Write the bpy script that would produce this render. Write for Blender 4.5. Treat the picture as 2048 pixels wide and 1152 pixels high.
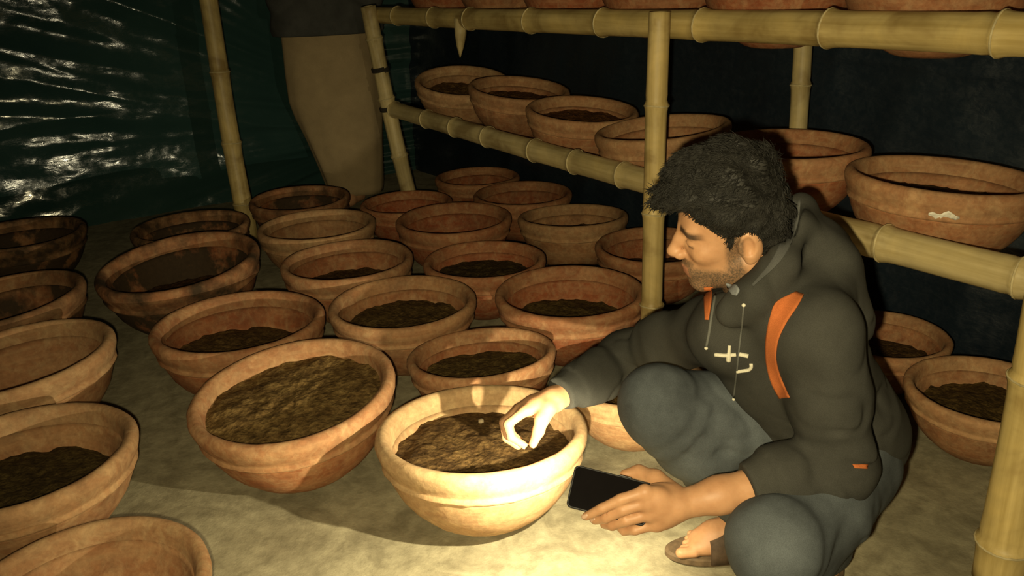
import bpy, bmesh, math, random
import numpy as np
from mathutils import Vector, Matrix, noise as mnoise

for o in list(bpy.data.objects):
    bpy.data.objects.remove(o, do_unlink=True)
scene = bpy.context.scene
C = scene.collection
random.seed(7)
RNG = np.random.default_rng(11)

# ------------------------------------------------------------------ camera
FPX = 1634.0                       # focal length in pixels of a 2048 x 1152 frame
PITCH, ROLL, EYE = math.radians(21.1), math.radians(2.4), 1.22
CF = np.array([0, math.cos(PITCH), -math.sin(PITCH)])
_r0 = np.array([1.0, 0, 0]); _u0 = np.cross(_r0, CF)
CR = math.cos(ROLL) * _r0 - math.sin(ROLL) * _u0
CU = math.sin(ROLL) * _r0 + math.cos(ROLL) * _u0
CO = np.array([0, 0, EYE])
cam_d = bpy.data.cameras.new('camera'); cam = bpy.data.objects.new('camera', cam_d); C.objects.link(cam)
cam_d.sensor_width = 36.0; cam_d.lens = FPX / 2048 * 36.0; cam_d.clip_start = 0.02
cam.matrix_world = Matrix(((CR[0], CU[0], -CF[0], CO[0]), (CR[1], CU[1], -CF[1], CO[1]),
                           (CR[2], CU[2], -CF[2], CO[2]), (0, 0, 0, 1)))
scene.camera = cam

# ------------------------------------------------------------------ world, lights, exposure
vs = scene.view_settings
vs.view_transform = 'Standard'; vs.look = 'None'; vs.exposure = 0.0; vs.gamma = 1.0; vs.use_curve_mapping = False
world = bpy.data.worlds.new('night'); scene.world = world; world.use_nodes = True
bgn = world.node_tree.nodes['Background']
bgn.inputs[0].default_value = (0.55, 0.5, 0.38, 1); bgn.inputs[1].default_value = 0.010

def spot(name, loc, target, energy, size, blend, col, rad):
    l = bpy.data.lights.new(name, 'SPOT'); l.energy = energy; l.spot_size = math.radians(size); l.spot_blend = blend
    l.color = col; l.shadow_soft_size = rad
    o = bpy.data.objects.new(name, l); C.objects.link(o); o.location = loc
    o.rotation_euler = (Vector(target) - Vector(loc)).to_track_quat('-Z', 'Y').to_euler()
    return o
# the photographer's phone flash; the second lamp is the torch of the phone in the crouching person's hand
spot('phone_flash', (-0.035, 0.01, 1.175), (0.24, 2.0, 0.38), 142, 122, 1.0, (1.0, 0.85, 0.48), 0.012)

# ------------------------------------------------------------------ frame of the room
SH = math.radians(32)              # the shelves run 32 degrees to the left of the view
SU = np.array([-math.sin(SH), math.cos(SH), 0.0]); SW = np.array([math.cos(SH), math.sin(SH), 0.0])
def uw(u, w, z=0.0): return Vector(SU * u + SW * w + np.array([0, 0, z]))
def at(x, y, depth):               # point seen at pixel x, y at a given depth along the lens axis
    return CO + (CF + CR * (x - 1024) / FPX - CU * (y - 576) / FPX) * depth
def atz(x, y, z):
    d = CF + CR * (x - 1024) / FPX - CU * (y - 576) / FPX
    return CO + d * ((z - EYE) / d[2])

# ------------------------------------------------------------------ object helpers
def mesh_from(name, verts, faces, mat=None, smooth=True):
    me = bpy.data.meshes.new(name)
    me.from_pydata([tuple(v) for v in verts], [], [tuple(f) for f in faces])
    if smooth: me.polygons.foreach_set('use_smooth', [True] * len(me.polygons))
    if mat: me.materials.append(mat)
    me.update(); return me
def obj(name, me, parent=None, loc=None, rot=None):
    o = bpy.data.objects.new(name, me); C.objects.link(o)
    if parent: o.parent = parent
    if loc is not None: o.location = loc
    if rot is not None: o.rotation_euler = rot
    return o
def tag(o, label, cat, group=None):
    o['label'] = label; o['category'] = cat
    if group: o['group'] = group
    return o
def empty(name, loc=(0, 0, 0), rot=(0, 0, 0)):
    o = bpy.data.objects.new(name, None); C.objects.link(o); o.location = loc; o.rotation_euler = rot
    o.empty_display_size = 0.05
    return o
def tube(pts, rad, n=8, closed=False, cap=True):
    """swept tube through points; rad a number or list"""
    pts = [Vector(p) for p in pts]; m = len(pts)
    if not hasattr(rad, '__len__'): rad = [rad] * m
    V, Fc = [], []
    prev = None
    for i, p in enumerate(pts):
        if closed: t = pts[(i + 1) % m] - pts[i - 1]
        else: t = pts[min(i + 1, m - 1)] - pts[max(i - 1, 0)]
        t = t.normalized()
        if prev is None:
            a = Vector((0, 0, 1)) if abs(t.z) < 0.9 else Vector((1, 0, 0))
            prev = (a - t * a.dot(t)).normalized()
        else:
            prev = (prev - t * prev.dot(t)).normalized()
        b = t.cross(prev)
        for k in range(n):
            th = 2 * math.pi * k / n
            V.append(p + (prev * math.cos(th) + b * math.sin(th)) * rad[i])
    for i in range(m if closed else m - 1):
        j = (i + 1) % m
        for k in range(n):
            k2 = (k + 1) % n
            Fc.append((i * n + k, i * n + k2, j * n + k2, j * n + k))
    if cap and not closed:
        Fc.append(tuple(range(n - 1, -1, -1))); Fc.append(tuple((m - 1) * n + k for k in range(n)))
    return V, Fc
def lathe(prof, n=72, wob=None):
    """prof: list of (r, z); wob(theta, r, z) -> (dr, dz)"""
    V, Fc = [], []
    for (r, z) in prof:
        for k in range(n):
            th = 2 * math.pi * k / n
            dr, dz = wob(th, r, z) if wob else (0, 0)
            V.append(((r + dr) * math.cos(th), (r + dr) * math.sin(th), z + dz))
    for i in range(len(prof) - 1):
        for k in range(n):
            k2 = (k + 1) % n
            Fc.append((i * n + k, i * n + k2, (i + 1) * n + k2, (i + 1) * n + k))
    return V, Fc

# ------------------------------------------------------------------ materials
def new_mat(name):
    m = bpy.data.materials.new(name); m.use_nodes = True
    nt = m.node_tree; b = nt.nodes['Principled BSDF']
    return m, nt, b
def N(nt, t, **kw):
    n = nt.nodes.new(t)
    for k, v in kw.items():
        if k.startswith('i_'): n.inputs[k[2:].replace('_', ' ')].default_value = v
        else: setattr(n, k, v)
    return n
def noise_node(nt, scale, detail=4, rough=0.55, vec=None, dist=0.0):
    n = N(nt, 'ShaderNodeTexNoise'); n.inputs['Scale'].default_value = scale
    n.inputs['Detail'].default_value = detail; n.inputs['Roughness'].default_value = rough
    n.inputs['Distortion'].default_value = dist
    if vec: nt.links.new(vec, n.inputs['Vector'])
    return n
def ramp(nt, src, stops):
    r = N(nt, 'ShaderNodeValToRGB'); e = r.color_ramp.elements
    while len(e) > 1: e.remove(e[-1])
    e[0].position = stops[0][0]; e[0].color = (*stops[0][1], 1)
    for p, c in stops[1:]:
        x = e.new(p); x.color = (*c, 1)
    nt.links.new(src, r.inputs[0]); return r
def bump(nt, b, src, strength, dist, prev=None):
    n = N(nt, 'ShaderNodeBump'); n.inputs['Strength'].default_value = strength; n.inputs['Distance'].default_value = dist
    nt.links.new(src, n.inputs['Height'])
    if prev: nt.links.new(prev.outputs[0], n.inputs['Normal'])
    nt.links.new(n.outputs[0], b.inputs['Normal']); return n
def mix(nt, fac, a, bcol, mode='MIX'):
    m = N(nt, 'ShaderNodeMix', data_type='RGBA', blend_type=mode)
    for s, v in ((m.inputs[0], fac), (m.inputs[6], a), (m.inputs[7], bcol)):
        if hasattr(v, 'is_linked') or hasattr(v, 'links'): nt.links.new(v, s)
        elif hasattr(v, '__len__'): s.default_value = (*v, 1) if len(v) == 3 else v
        else: s.default_value = v
    return m.outputs[2]
def simple(name, col, rough=0.7, nscale=60, var=0.25, bs=0.0, bd=0.002, spec=0.3, metal=0.0):
    m, nt, b = new_mat(name)
    tc = N(nt, 'ShaderNodeTexCoord')
    n = noise_node(nt, nscale, 4, 0.6, tc.outputs['Object'])
    lo = tuple(c * (1 - var) for c in col); hi = tuple(min(1, c * (1 + var)) for c in col)
    r = ramp(nt, n.outputs[0], [(0.3, lo), (0.7, hi)])
    nt.links.new(r.outputs[0], b.inputs['Base Color'])
    b.inputs['Roughness'].default_value = rough; b.inputs['Specular IOR Level'].default_value = spec
    b.inputs['Metallic'].default_value = metal
    if bs: bump(nt, b, n.outputs[0], bs, bd)
    return m

M = {}
# terracotta: fired clay, pale dust and dark mould; object colour R = pale wash, G = dark soot, also painted shade on the dim left bowls, B = red amount
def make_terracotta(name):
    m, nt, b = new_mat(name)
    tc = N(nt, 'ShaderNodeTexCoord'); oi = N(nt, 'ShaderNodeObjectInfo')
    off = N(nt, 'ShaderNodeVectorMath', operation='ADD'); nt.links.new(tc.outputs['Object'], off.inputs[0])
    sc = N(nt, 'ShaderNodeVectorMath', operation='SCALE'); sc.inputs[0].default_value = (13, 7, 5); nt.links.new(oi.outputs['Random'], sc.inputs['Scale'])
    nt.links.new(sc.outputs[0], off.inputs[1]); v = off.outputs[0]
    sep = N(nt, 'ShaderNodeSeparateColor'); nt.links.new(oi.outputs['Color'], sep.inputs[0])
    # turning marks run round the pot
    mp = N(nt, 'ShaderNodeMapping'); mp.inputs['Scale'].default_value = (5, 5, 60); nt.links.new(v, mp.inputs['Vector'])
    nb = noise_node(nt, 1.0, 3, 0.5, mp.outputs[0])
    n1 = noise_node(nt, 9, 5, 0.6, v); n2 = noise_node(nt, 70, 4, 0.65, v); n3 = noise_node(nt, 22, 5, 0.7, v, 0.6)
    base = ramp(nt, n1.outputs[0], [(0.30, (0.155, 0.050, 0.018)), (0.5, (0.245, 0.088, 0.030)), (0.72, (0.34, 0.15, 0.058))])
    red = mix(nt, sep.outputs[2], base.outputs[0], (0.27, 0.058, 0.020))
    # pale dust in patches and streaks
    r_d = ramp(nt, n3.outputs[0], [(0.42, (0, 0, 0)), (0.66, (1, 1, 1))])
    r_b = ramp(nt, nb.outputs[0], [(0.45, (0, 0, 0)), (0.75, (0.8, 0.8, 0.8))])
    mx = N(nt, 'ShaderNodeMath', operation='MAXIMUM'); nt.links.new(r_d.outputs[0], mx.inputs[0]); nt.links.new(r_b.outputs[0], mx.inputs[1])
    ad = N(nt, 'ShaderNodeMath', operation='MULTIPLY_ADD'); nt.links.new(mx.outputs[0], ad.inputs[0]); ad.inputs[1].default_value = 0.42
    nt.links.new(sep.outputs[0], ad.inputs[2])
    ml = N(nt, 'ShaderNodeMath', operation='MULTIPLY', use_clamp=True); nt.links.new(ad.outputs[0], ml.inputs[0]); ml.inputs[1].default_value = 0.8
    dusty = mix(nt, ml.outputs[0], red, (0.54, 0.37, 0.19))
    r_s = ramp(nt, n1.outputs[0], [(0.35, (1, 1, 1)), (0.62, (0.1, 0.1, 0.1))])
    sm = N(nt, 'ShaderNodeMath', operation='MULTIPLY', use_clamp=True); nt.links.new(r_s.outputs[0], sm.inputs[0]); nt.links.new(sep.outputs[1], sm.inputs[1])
    dark = mix(nt, sm.outputs[0], dusty, (0.050, 0.030, 0.015))  # soot tint; also carries the painted shade of the far left bowls
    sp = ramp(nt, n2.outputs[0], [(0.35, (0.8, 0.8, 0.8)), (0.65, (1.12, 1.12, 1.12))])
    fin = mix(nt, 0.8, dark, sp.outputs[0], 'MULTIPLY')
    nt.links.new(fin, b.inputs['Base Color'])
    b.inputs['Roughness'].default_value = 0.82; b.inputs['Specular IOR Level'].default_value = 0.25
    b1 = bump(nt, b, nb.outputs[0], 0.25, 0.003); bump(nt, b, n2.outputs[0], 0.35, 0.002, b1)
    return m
M['clay'] = make_terracotta('terracotta')
def make_soil():
    m, nt, b = new_mat('dark_soil')
    tc = N(nt, 'ShaderNodeTexCoord'); oi = N(nt, 'ShaderNodeObjectInfo')
    v = tc.outputs['Object']
    n1 = noise_node(nt, 45, 6, 0.75, v); n2 = noise_node(nt, 11, 3, 0.5, v)
    vo = N(nt, 'ShaderNodeTexVoronoi'); vo.inputs['Scale'].default_value = 85; nt.links.new(v, vo.inputs['Vector'])
    r = ramp(nt, n1.outputs[0], [(0.32, (0.045, 0.026, 0.010)), (0.5, (0.115, 0.072, 0.028)), (0.72, (0.22, 0.15, 0.065))])
    r2 = ramp(nt, n2.outputs[0], [(0.35, (0.6, 0.55, 0.5)), (0.65, (1.1, 1.1, 1.05))])
    c = mix(nt, 0.8, r.outputs[0], r2.outputs[0], 'MULTIPLY')
    c2 = mix(nt, 1.0, c, oi.outputs['Color'], 'MULTIPLY')
    nt.links.new(c2, b.inputs['Base Color']); b.inputs['Roughness'].default_value = 0.95; b.inputs['Specular IOR Level'].default_value = 0.15
    b1 = bump(nt, b, n1.outputs[0], 0.8, 0.008); bump(nt, b, vo.outputs['Distance'], 0.5, 0.006, b1)
    return m
M['soil'] = make_soil()
def make_floor():
    m, nt, b = new_mat('dusty_floor')
    tc = N(nt, 'ShaderNodeTexCoord'); v = tc.outputs['Object']
    n1 = noise_node(nt, 2.3, 5, 0.6, v, 0.4); n2 = noise_node(nt, 26, 6, 0.7, v); n3 = noise_node(nt, 180, 3, 0.6, v); n4 = noise_node(nt, 8, 4, 0.65, v, 1.2)
    r1 = ramp(nt, n1.outputs[0], [(0.3, (0.25, 0.22, 0.145)), (0.7, (0.34, 0.30, 0.20))])
    r4 = ramp(nt, n4.outputs[0], [(0.36, (0.66, 0.64, 0.6)), (0.6, (1.06, 1.06, 1.04))])
    r2 = ramp(nt, n2.outputs[0], [(0.35, (0.78, 0.77, 0.74)), (0.65, (1.15, 1.15, 1.14))])
    c = mix(nt, 0.8, r1.outputs[0], r4.outputs[0], 'MULTIPLY'); c = mix(nt, 0.9, c, r2.outputs[0], 'MULTIPLY')
    nt.links.new(c, b.inputs['Base Color']); b.inputs['Roughness'].default_value = 0.88; b.inputs['Specular IOR Level'].default_value = 0.25
    b1 = bump(nt, b, n2.outputs[0], 0.35, 0.006); bump(nt, b, n3.outputs[0], 0.3, 0.002, b1)
    return m
M['floor'] = make_floor()
def make_plastic(name, c1, c2, rough, bs):
    m, nt, b = new_mat(name)
    tc = N(nt, 'ShaderNodeTexCoord'); v = tc.outputs['Object']
    mp = N(nt, 'ShaderNodeMapping'); mp.inputs['Scale'].default_value = (1, 1, 3.2); nt.links.new(v, mp.inputs['Vector'])
    n1 = noise_node(nt, 1.6, 3, 0.5, v); n2 = noise_node(nt, 14, 4, 0.6, mp.outputs[0], 0.8); n3 = noise_node(nt, 40, 3, 0.6, v, 0.5)
    r = ramp(nt, n1.outputs[0], [(0.3, c1), (0.7, c2)])
    nt.links.new(r.outputs[0], b.inputs['Base Color'])
    rr = ramp(nt, n3.outputs[0], [(0.3, (rough * 0.7,) * 3), (0.7, (rough * 1.4,) * 3)]); nt.links.new(rr.outputs[0], b.inputs['Roughness'])
    b.inputs['Specular IOR Level'].default_value = 0.55
    b1 = bump(nt, b, n2.outputs[0], bs, 0.03); bump(nt, b, n3.outputs[0], bs * 0.6, 0.006, b1)
    return m
M['sheet_gloss'] = make_plastic('glossy_dark_sheet', (0.018, 0.046, 0.044), (0.032, 0.070, 0.064), 0.13, 0.045)
M['sheet_dull'] = make_plastic('dull_dark_sheet', (0.008, 0.013, 0.020), (0.014, 0.023, 0.033), 0.40, 0.12)
def make_bamboo():
    m, nt, b = new_mat('dry_bamboo')
    tc = N(nt, 'ShaderNodeTexCoord'); oi = N(nt, 'ShaderNodeObjectInfo'); v = tc.outputs['Object']
    mp = N(nt, 'ShaderNodeMapping'); mp.inputs['Scale'].default_value = (60, 60, 2.5); nt.links.new(v, mp.inputs['Vector'])
    n1 = noise_node(nt, 1.0, 4, 0.6, mp.outputs[0]); n2 = noise_node(nt, 6, 4, 0.6, v, 0.5)
    r = ramp(nt, n1.outputs[0], [(0.3, (0.37, 0.285, 0.125)), (0.65, (0.52, 0.42, 0.22))])
    r2 = ramp(nt, n2.outputs[0], [(0.32, (0.50, 0.44, 0.36)), (0.47, (0.88, 0.87, 0.84)), (0.7, (1.2, 1.16, 1.05))])
    c = mix(nt, 0.85, r.outputs[0], r2.outputs[0], 'MULTIPLY')
    c = mix(nt, 1.0, c, oi.outputs['Color'], 'MULTIPLY')
    nt.links.new(c, b.inputs['Base Color']); b.inputs['Roughness'].default_value = 0.5; b.inputs['Specular IOR Level'].default_value = 0.35
    bump(nt, b, n1.outputs[0], 0.2, 0.002); return m
M['bamboo'] = make_bamboo()
M['node'] = simple('bamboo_node', (0.44, 0.36, 0.19), 0.7, 40, 0.3, 0.3)
M['rope'] = simple('dark_twine', (0.025, 0.02, 0.014), 0.9, 200, 0.4, 0.5)
M['cord'] = simple('pale_thread', (0.22, 0.23, 0.22), 0.6, 100, 0.2)
M['white_scrap'] = simple('white_scrap', (0.72, 0.68, 0.58), 0.6, 80, 0.2)
M['pebble'] = simple('pale_pebble', (0.38, 0.30, 0.19), 0.8, 80, 0.2)
M['black_phone'] = simple('phone_glass', (0.006, 0.005, 0.005), 0.09, 20, 0.1, spec=0.25)
M['phone_case'] = simple('phone_case', (0.012, 0.011, 0.012), 0.5, 60, 0.2)
M['phone_metal'] = simple('phone_button', (0.08, 0.08, 0.08), 0.4, 60, 0.2, metal=0.8)
M['lens_glass'] = simple('lens_glass', (0.01, 0.01, 0.02), 0.1, 60, 0.1)

# ------------------------------------------------------------------ the setting: floor and sheet walls
def grid_mesh(name, fn, nu, nv, mat):
    V = [fn(i / nu, j / nv) for j in range(nv + 1) for i in range(nu + 1)]
    Fc = [(j * (nu + 1) + i, j * (nu + 1) + i + 1, (j + 1) * (nu + 1) + i + 1, (j + 1) * (nu + 1) + i) for j in range(nv) for i in range(nu)]
    return mesh_from(name, V, Fc, mat)
U_L, W_B = 5.0, 2.42
def floor_pt(s, t):
    u, w = -2.2 + s * (U_L + 2.5), -3.6 + t * (W_B + 3.9)
    p = uw(u, w)
    p.z = 0.006 * mnoise.noise((p.x * 1.7, p.y * 1.7, 0)) + 0.003 * mnoise.noise((p.x * 6, p.y * 6, 3)) - 0.006
    return p
fl = obj('floor', grid_mesh('floor', floor_pt, 180, 160, M['floor'])); fl['kind'] = 'structure'
fl['label'] = 'dusty grey beige earthen floor'

WL0, WL1, WH = -3.5, W_B + 0.05, 2.3
def ridged(x): return (1 - abs(x) * 2)
def left_sheet(s, t):
    w = WL0 + (WL1 - WL0) * s; z = WH * t - 0.02
    # creases fan out from where the sheet is gathered behind the post, low on the right
    w0, z0 = 2.1, 0.30
    dx, dz = (w0 - w), (z - z0)
    ang = math.atan2(dz, max(dx, 0.08) + 0.35)
    rad = math.hypot(dx, dz)
    f = 0.0
    f += 0.028 * ridged(mnoise.noise((ang * 6.0, rad * 0.6, 1.3)))
    f += 0.011 * ridged(mnoise.noise((ang * 14, rad * 1.0, 5.1)))
    f += 0.0042 * mnoise.noise((ang * 34, rad * 1.8, 9.7))
    f += 0.0045 * mnoise.noise((w * 8, z * 12, 2.2))
    f += 0.0010 * mnoise.noise((w * 22, z * 30, 4.4))
    f += 0.045 * mnoise.noise((w * 0.7, z * 0.9, 7.7))
    return uw(U_L - f, w, z)
wl = obj('wall_left', grid_mesh('wall_left', left_sheet, 520, 220, M['sheet_gloss'])); wl['kind'] = 'structure'
wl['label'] = 'crinkled glossy black green plastic sheet wall'
def back_sheet(s, t):
    u = -2.0 + (U_L + 2.0) * s; z = WH * t - 0.02
    f = 0.03 * mnoise.noise((u * 1.1, z * 0.8, 1.1)) + 0.016 * ridged(mnoise.noise((u * 3.1 + z * 0.5, z * 0.9, 6.1)))
    f += 0.008 * mnoise.noise((u * 9 + z * 2, z * 3, 3.1)) + 0.004 * ridged(mnoise.noise((u * 2 + z * 6, z * 11, 8.3)))
    # one long taut crease slanting across the sheet behind the upper shelf
    zc = 0.86 + 0.055 * (u - 0.6)
    f += 0.010 * math.exp(-((z - zc) / 0.012) ** 2)
    return uw(u, W_B - f, z)
wb = obj('wall_back', grid_mesh('wall_back', back_sheet, 360, 150, M['sheet_dull'])); wb['kind'] = 'structure'
wb['label'] = 'dull blue black plastic sheet wall behind the shelves'

# ------------------------------------------------------------------ bamboo poles
def bamboo(name, label, A, B, r0, r1, seed, gap=0.32, first=0.12, col=(1, 1, 1), group=None, bend=0.012, cat='bamboo pole', lash=()):
    A, B = Vector(A), Vector(B); d = B - A; L = d.length
    rnd = random.Random(seed)
    root = empty(name, A); root.rotation_mode = 'QUATERNION'; root.rotation_quaternion = d.to_track_quat('Z', 'Y')
    nodes, z = [], first
    while z < L - 0.03:
        nodes.append(z); z += gap * rnd.uniform(0.82, 1.18)
    zs = sorted(set([0.0, L] + [L * i / 40 for i in range(41)] + [n + k for n in nodes for k in (-0.03, -0.016, -0.007, 0.0, 0.007, 0.014, 0.03) if 0 < n + k < L]))
    ph = rnd.uniform(0, 6)
    def off(z): t = z / L; return (bend * math.sin(t * 5 + ph) * min(1, t * 6) , bend * math.sin(t * 3.4 + ph * 2) * min(1, t * 6))
    n = 20; V, Fc = [], []
    def rad(z):
        r = r0 + (r1 - r0) * z / L
        for q in nodes:
            dz = z - q
            r += r * (0.085 * math.exp(-(dz / 0.009) ** 2) + 0.06 * math.exp(-(dz / 0.03) ** 2) - 0.07 * math.exp(-((dz - 0.013) / 0.006) ** 2))
        return r
    for z in zs:
        ox, oy = off(z); r = rad(z)
        for k in range(n):
            th = 2 * math.pi * k / n
            rr = r * (1 + 0.02 * math.sin(th * 2 + ph) + 0.012 * math.sin(th * 5 + z * 3))
            V.append((ox + rr * math.cos(th), oy + rr * math.sin(th), z))
    m = len(zs)
    for i in range(m - 1):
        for k in range(n):
            k2 = (k + 1) % n; Fc.append((i * n + k, i * n + k2, (i + 1) * n + k2, (i + 1) * n + k))
    # hollow cut ends
    for (base, zz, s) in ((0, zs[0], 1), ((m - 1) * n, zs[-1], -1)):
        b0 = len(V); ox, oy = off(zz)
        for dep in (0.0, 0.03):
            for k in range(n):
                th = 2 * math.pi * k / n; rr = rad(zz) * 0.72
                V.append((ox + rr * math.cos(th), oy + rr * math.sin(th), zz + s * dep))
        for k in range(n):
            k2 = (k + 1) % n
            q = [(base + k, b0 + k, b0 + k2, base + k2), (b0 + k, b0 + n + k, b0 + n + k2, b0 + k2)]
            Fc += q if s > 0 else [f[::-1] for f in q]
        Fc.append(tuple(b0 + n + k for k in range(n)))
    cu = obj('culm', mesh_from('culm', V, Fc, M['bamboo']), root); cu.color = (*col, 1)
    for q in nodes:
        ox, oy = off(q); pts = []; rr = rad(q) * 0.985
        pts = [(ox + rr * math.cos(a), oy + rr * math.sin(a), q + 0.002 * math.sin(a * 2 + ph)) for a in [2 * math.pi * k / 20 for k in range(20)]]
        v, f = tube(pts, 0.0026, 6, closed=True)
        o = obj('node_ring', mesh_from('node_ring', v, f, M['node']), root)
    for q in lash:
        ox, oy = off(q); pts = []; rr = rad(q) + 0.003
        for k in range(3 * 16 + 1):
            a = 2 * math.pi * k / 16; pts.append((ox + rr * math.cos(a), oy + rr * math.sin(a), q - 0.010 + 0.020 * k / 48))
        v, f = tube(pts, 0.0045, 6)
        o = obj('lashing', mesh_from('lashing', v, f, M['rope']), root); o['label'] = 'dark twine lashing'
    tag(root, label, cat, group); return root

ZM, ZT = 0.61, 1.07               # height of the middle and top shelf beams
WF, WR = 1.68, 2.13               # front and rear beam lines
SHG = 'bamboo shelf poles'
bamboo('bamboo_beam', 'bamboo beam along the front of the middle shelf, sloping behind the crouching person', uw(0.28, WF, ZM + 0.005), uw(3.77, WF, ZM), 0.040, 0.036, 3, 0.30, 0.20, group=SHG, lash=())
bamboo('bamboo_beam', 'thick yellow bamboo beam along the front edge of the top shelf', uw(0.20, WF, ZT - 0.01), uw(3.86, WF, ZT + 0.0), 0.041, 0.036, 5, 0.36, 0.30, (1.0, 0.95, 0.78), group=SHG)
bamboo('bamboo_beam', 'rear bamboo beam of the middle shelf, behind its row of bowls', uw(0.28, WR, ZM + 0.005), uw(3.77, WR, ZM), 0.036, 0.033, 8, 0.33, 0.10, group=SHG)
bamboo('bamboo_beam', 'rear bamboo beam of the top shelf, hidden behind the front beam', uw(0.20, WR, ZT - 0.01), uw(3.86, WR, ZT), 0.036, 0.033, 9, 0.33, 0.22, group=SHG)
bamboo('bamboo_post', 'upright bamboo post in front of the shelves just behind the person\'s head', uw(1.76, 1.606, 0), uw(1.755, 1.606, 1.105), 0.033, 0.030, 12, 0.30, 0.24, (1.08, 1.02, 0.86), group=SHG, bend=0.005)
bamboo('bamboo_post', 'bamboo post with dark twine lashings at the far end of the shelves', uw(3.74, 1.765, 0), uw(3.73, 1.605, 1.10), 0.040, 0.036, 14, 0.27, 0.16, group=SHG, bend=0.006, lash=(0.63, 0.82))
bamboo('bamboo_post', 'tall bamboo post standing alone among the bowls before the glossy plastic wall', uw(4.05, 0.985, 0), uw(4.22, 1.0, 2.2), 0.044, 0.038, 17, 0.30, 0.2, (0.95, 0.9, 0.75), group=SHG, bend=0.01)
bamboo('bamboo_post', 'thick pale bamboo post nearest the camera at the right edge', uw(0.625, 1.555, 0), uw(0.672, 1.600, 1.18), 0.050, 0.042, 21, 0.42, 0.09, (1.15, 1.08, 0.86), group=SHG, bend=0.004)
bamboo('bamboo_post', 'short visible bamboo post at the back of the shelves above the red bowl', uw(1.70, 2.185, 0), uw(1.735, 2.185, 1.10), 0.030, 0.028, 25, 0.31, 0.2, group=SHG, bend=0.004)
bamboo('bamboo_post', 'rear bamboo post behind the near right post', uw(0.42, 2.185, 0), uw(0.44, 2.185, 1.10), 0.030, 0.028, 27, 0.31, 0.2, group=SHG, bend=0.004)
# pointed splint of bamboo hanging from the top beam
v, f = tube([uw(2.94, WF - 0.03, 1.06), uw(2.942, WF - 0.032, 1.0), uw(2.945, WF - 0.034, 0.955), uw(2.95, WF - 0.035, 0.912)], [0.026, 0.024, 0.015, 0.002], 7)
st = tag(obj('bamboo_splint', mesh_from('bamboo_splint', v, f, M['bamboo'])), 'short pointed bamboo splint hanging below the top beam', 'bamboo splint')

# ------------------------------------------------------------------ terracotta bowls
OUT = [(0.0, 0.0), (0.05, 0.0), (0.080, 0.001), (0.098, 0.007), (0.118, 0.018), (0.146, 0.038), (0.170, 0.060), (0.191, 0.084), (0.208, 0.110), (0.220, 0.136), (0.228, 0.158), (0.2305, 0.166)]
RIM = [(0.2295, 0.165), (0.2365, 0.168), (0.2390, 0.174), (0.2350, 0.180), (0.2365, 0.186), (0.2425, 0.196), (0.2475, 0.210), (0.2495, 0.222), (0.2480, 0.233), (0.2420, 0.240), (0.2340, 0.2425), (0.2255, 0.240), (0.2190, 0.232), (0.2160, 0.220), (0.2140, 0.206), (0.2110, 0.197)]
INN = [(0.2115, 0.198), (0.207, 0.182), (0.198, 0.155), (0.183, 0.120), (0.160, 0.085), (0.130, 0.056), (0.09, 0.036), (0.05, 0.028), (0.0, 0.026)]
def inner_r(z):
    p = sorted([(b, a) for a, b in INN + RIM[-5:]])
    return float(np.interp(z, [q[0] for q in p], [q[1] for q in p]))
BV = []
for k in range(4):
    rr = random.Random(50 + k); a = [rr.uniform(-1, 1) for _ in range(6)]
    def wob(th, r, z, a=a, k=k):
        e = 0.010 * r * (a[0] * math.sin(2 * th + a[1] * 3) + 0.7 * a[2] * math.sin(3 * th + a[3] * 3))
        nn = mnoise.noise((math.cos(th) * 6 + 9 * k, math.sin(th) * 6, z * 40)) * 0.0018 + mnoise.noise((math.cos(th) * 22 + 9 * k, math.sin(th) * 22, z * 120)) * 0.0012
        if r < 0.03: return 0, 0
        crust = 0
        if 0.160 < z < 0.182 and r > 0.225: crust = 0.0035 * max(0, mnoise.noise((math.cos(th) * 14 + k, math.sin(th) * 14, z * 90)))
        return e + nn + crust, 0.0018 * a[4] * math.sin(th + a[5] * 3) + 0.0015 * a[0] * math.sin(3 * th + a[2]) * (z > 0.15)
    v1, f1 = lathe(OUT, 88, wob); v3, f3 = lathe(INN, 88, wob)
    # the wall is one closed shell: outside, then the inner surface, joined under the rim
    b0 = len(v1); v = v1 + v3; f = f1 + [tuple(i + b0 for i in q) for q in f3]
    last = (len(OUT) - 1) * 88
    f += [(last + i, last + (i + 1) % 88, b0 + (i + 1) % 88, b0 + i) for i in range(88)]
    body = mesh_from('bowl_wall', v, f, M['clay'])
    v2, f2 = lathe(RIM, 88, wob); rim = mesh_from('rim', v2, f2, M['clay'])
    BV.append((body, rim))
SOILS = {}
def soil_mesh(level, heap, seed):
    key = (round(level, 3), heap, seed)
    if key in SOILS: return SOILS[key]
    R = inner_r(level) + 0.004; nr, n = 22, 72; V, Fc = [(0, 0, level + 0.01)], []
    for i in range(1, nr + 1):
        r = R * (i / nr) ** 0.8
        for k in range(n):
            th = 2 * math.pi * k / n; x, y = r * math.cos(th), r * math.sin(th)
            h = 0.010 * mnoise.noise((x * 9 + seed, y * 9, seed)) + 0.007 * mnoise.noise((x * 30, y * 30, seed)) + 0.004 * mnoise.noise((x * 80, y * 80, seed))
            h += heap * (y / R) * 0.05 + 0.008 * (1 - (r / R) ** 2)
            rr = min(r, inner_r(level + h) + 0.004) if i == nr else r
            V.append((rr * math.cos(th), rr * math.sin(th), level + h))
    for k in range(n): Fc.append((0, 1 + k, 1 + (k + 1) % n))
    for i in range(nr - 1):
        for k in range(n):
            k2 = (k + 1) % n; a = 1 + i * n; b = a + n; Fc.append((a + k, b + k, b + k2, a + k2))
    SOILS[key] = mesh_from('soil', V, Fc, M['soil']); return SOILS[key]
bowl_n = 0
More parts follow.
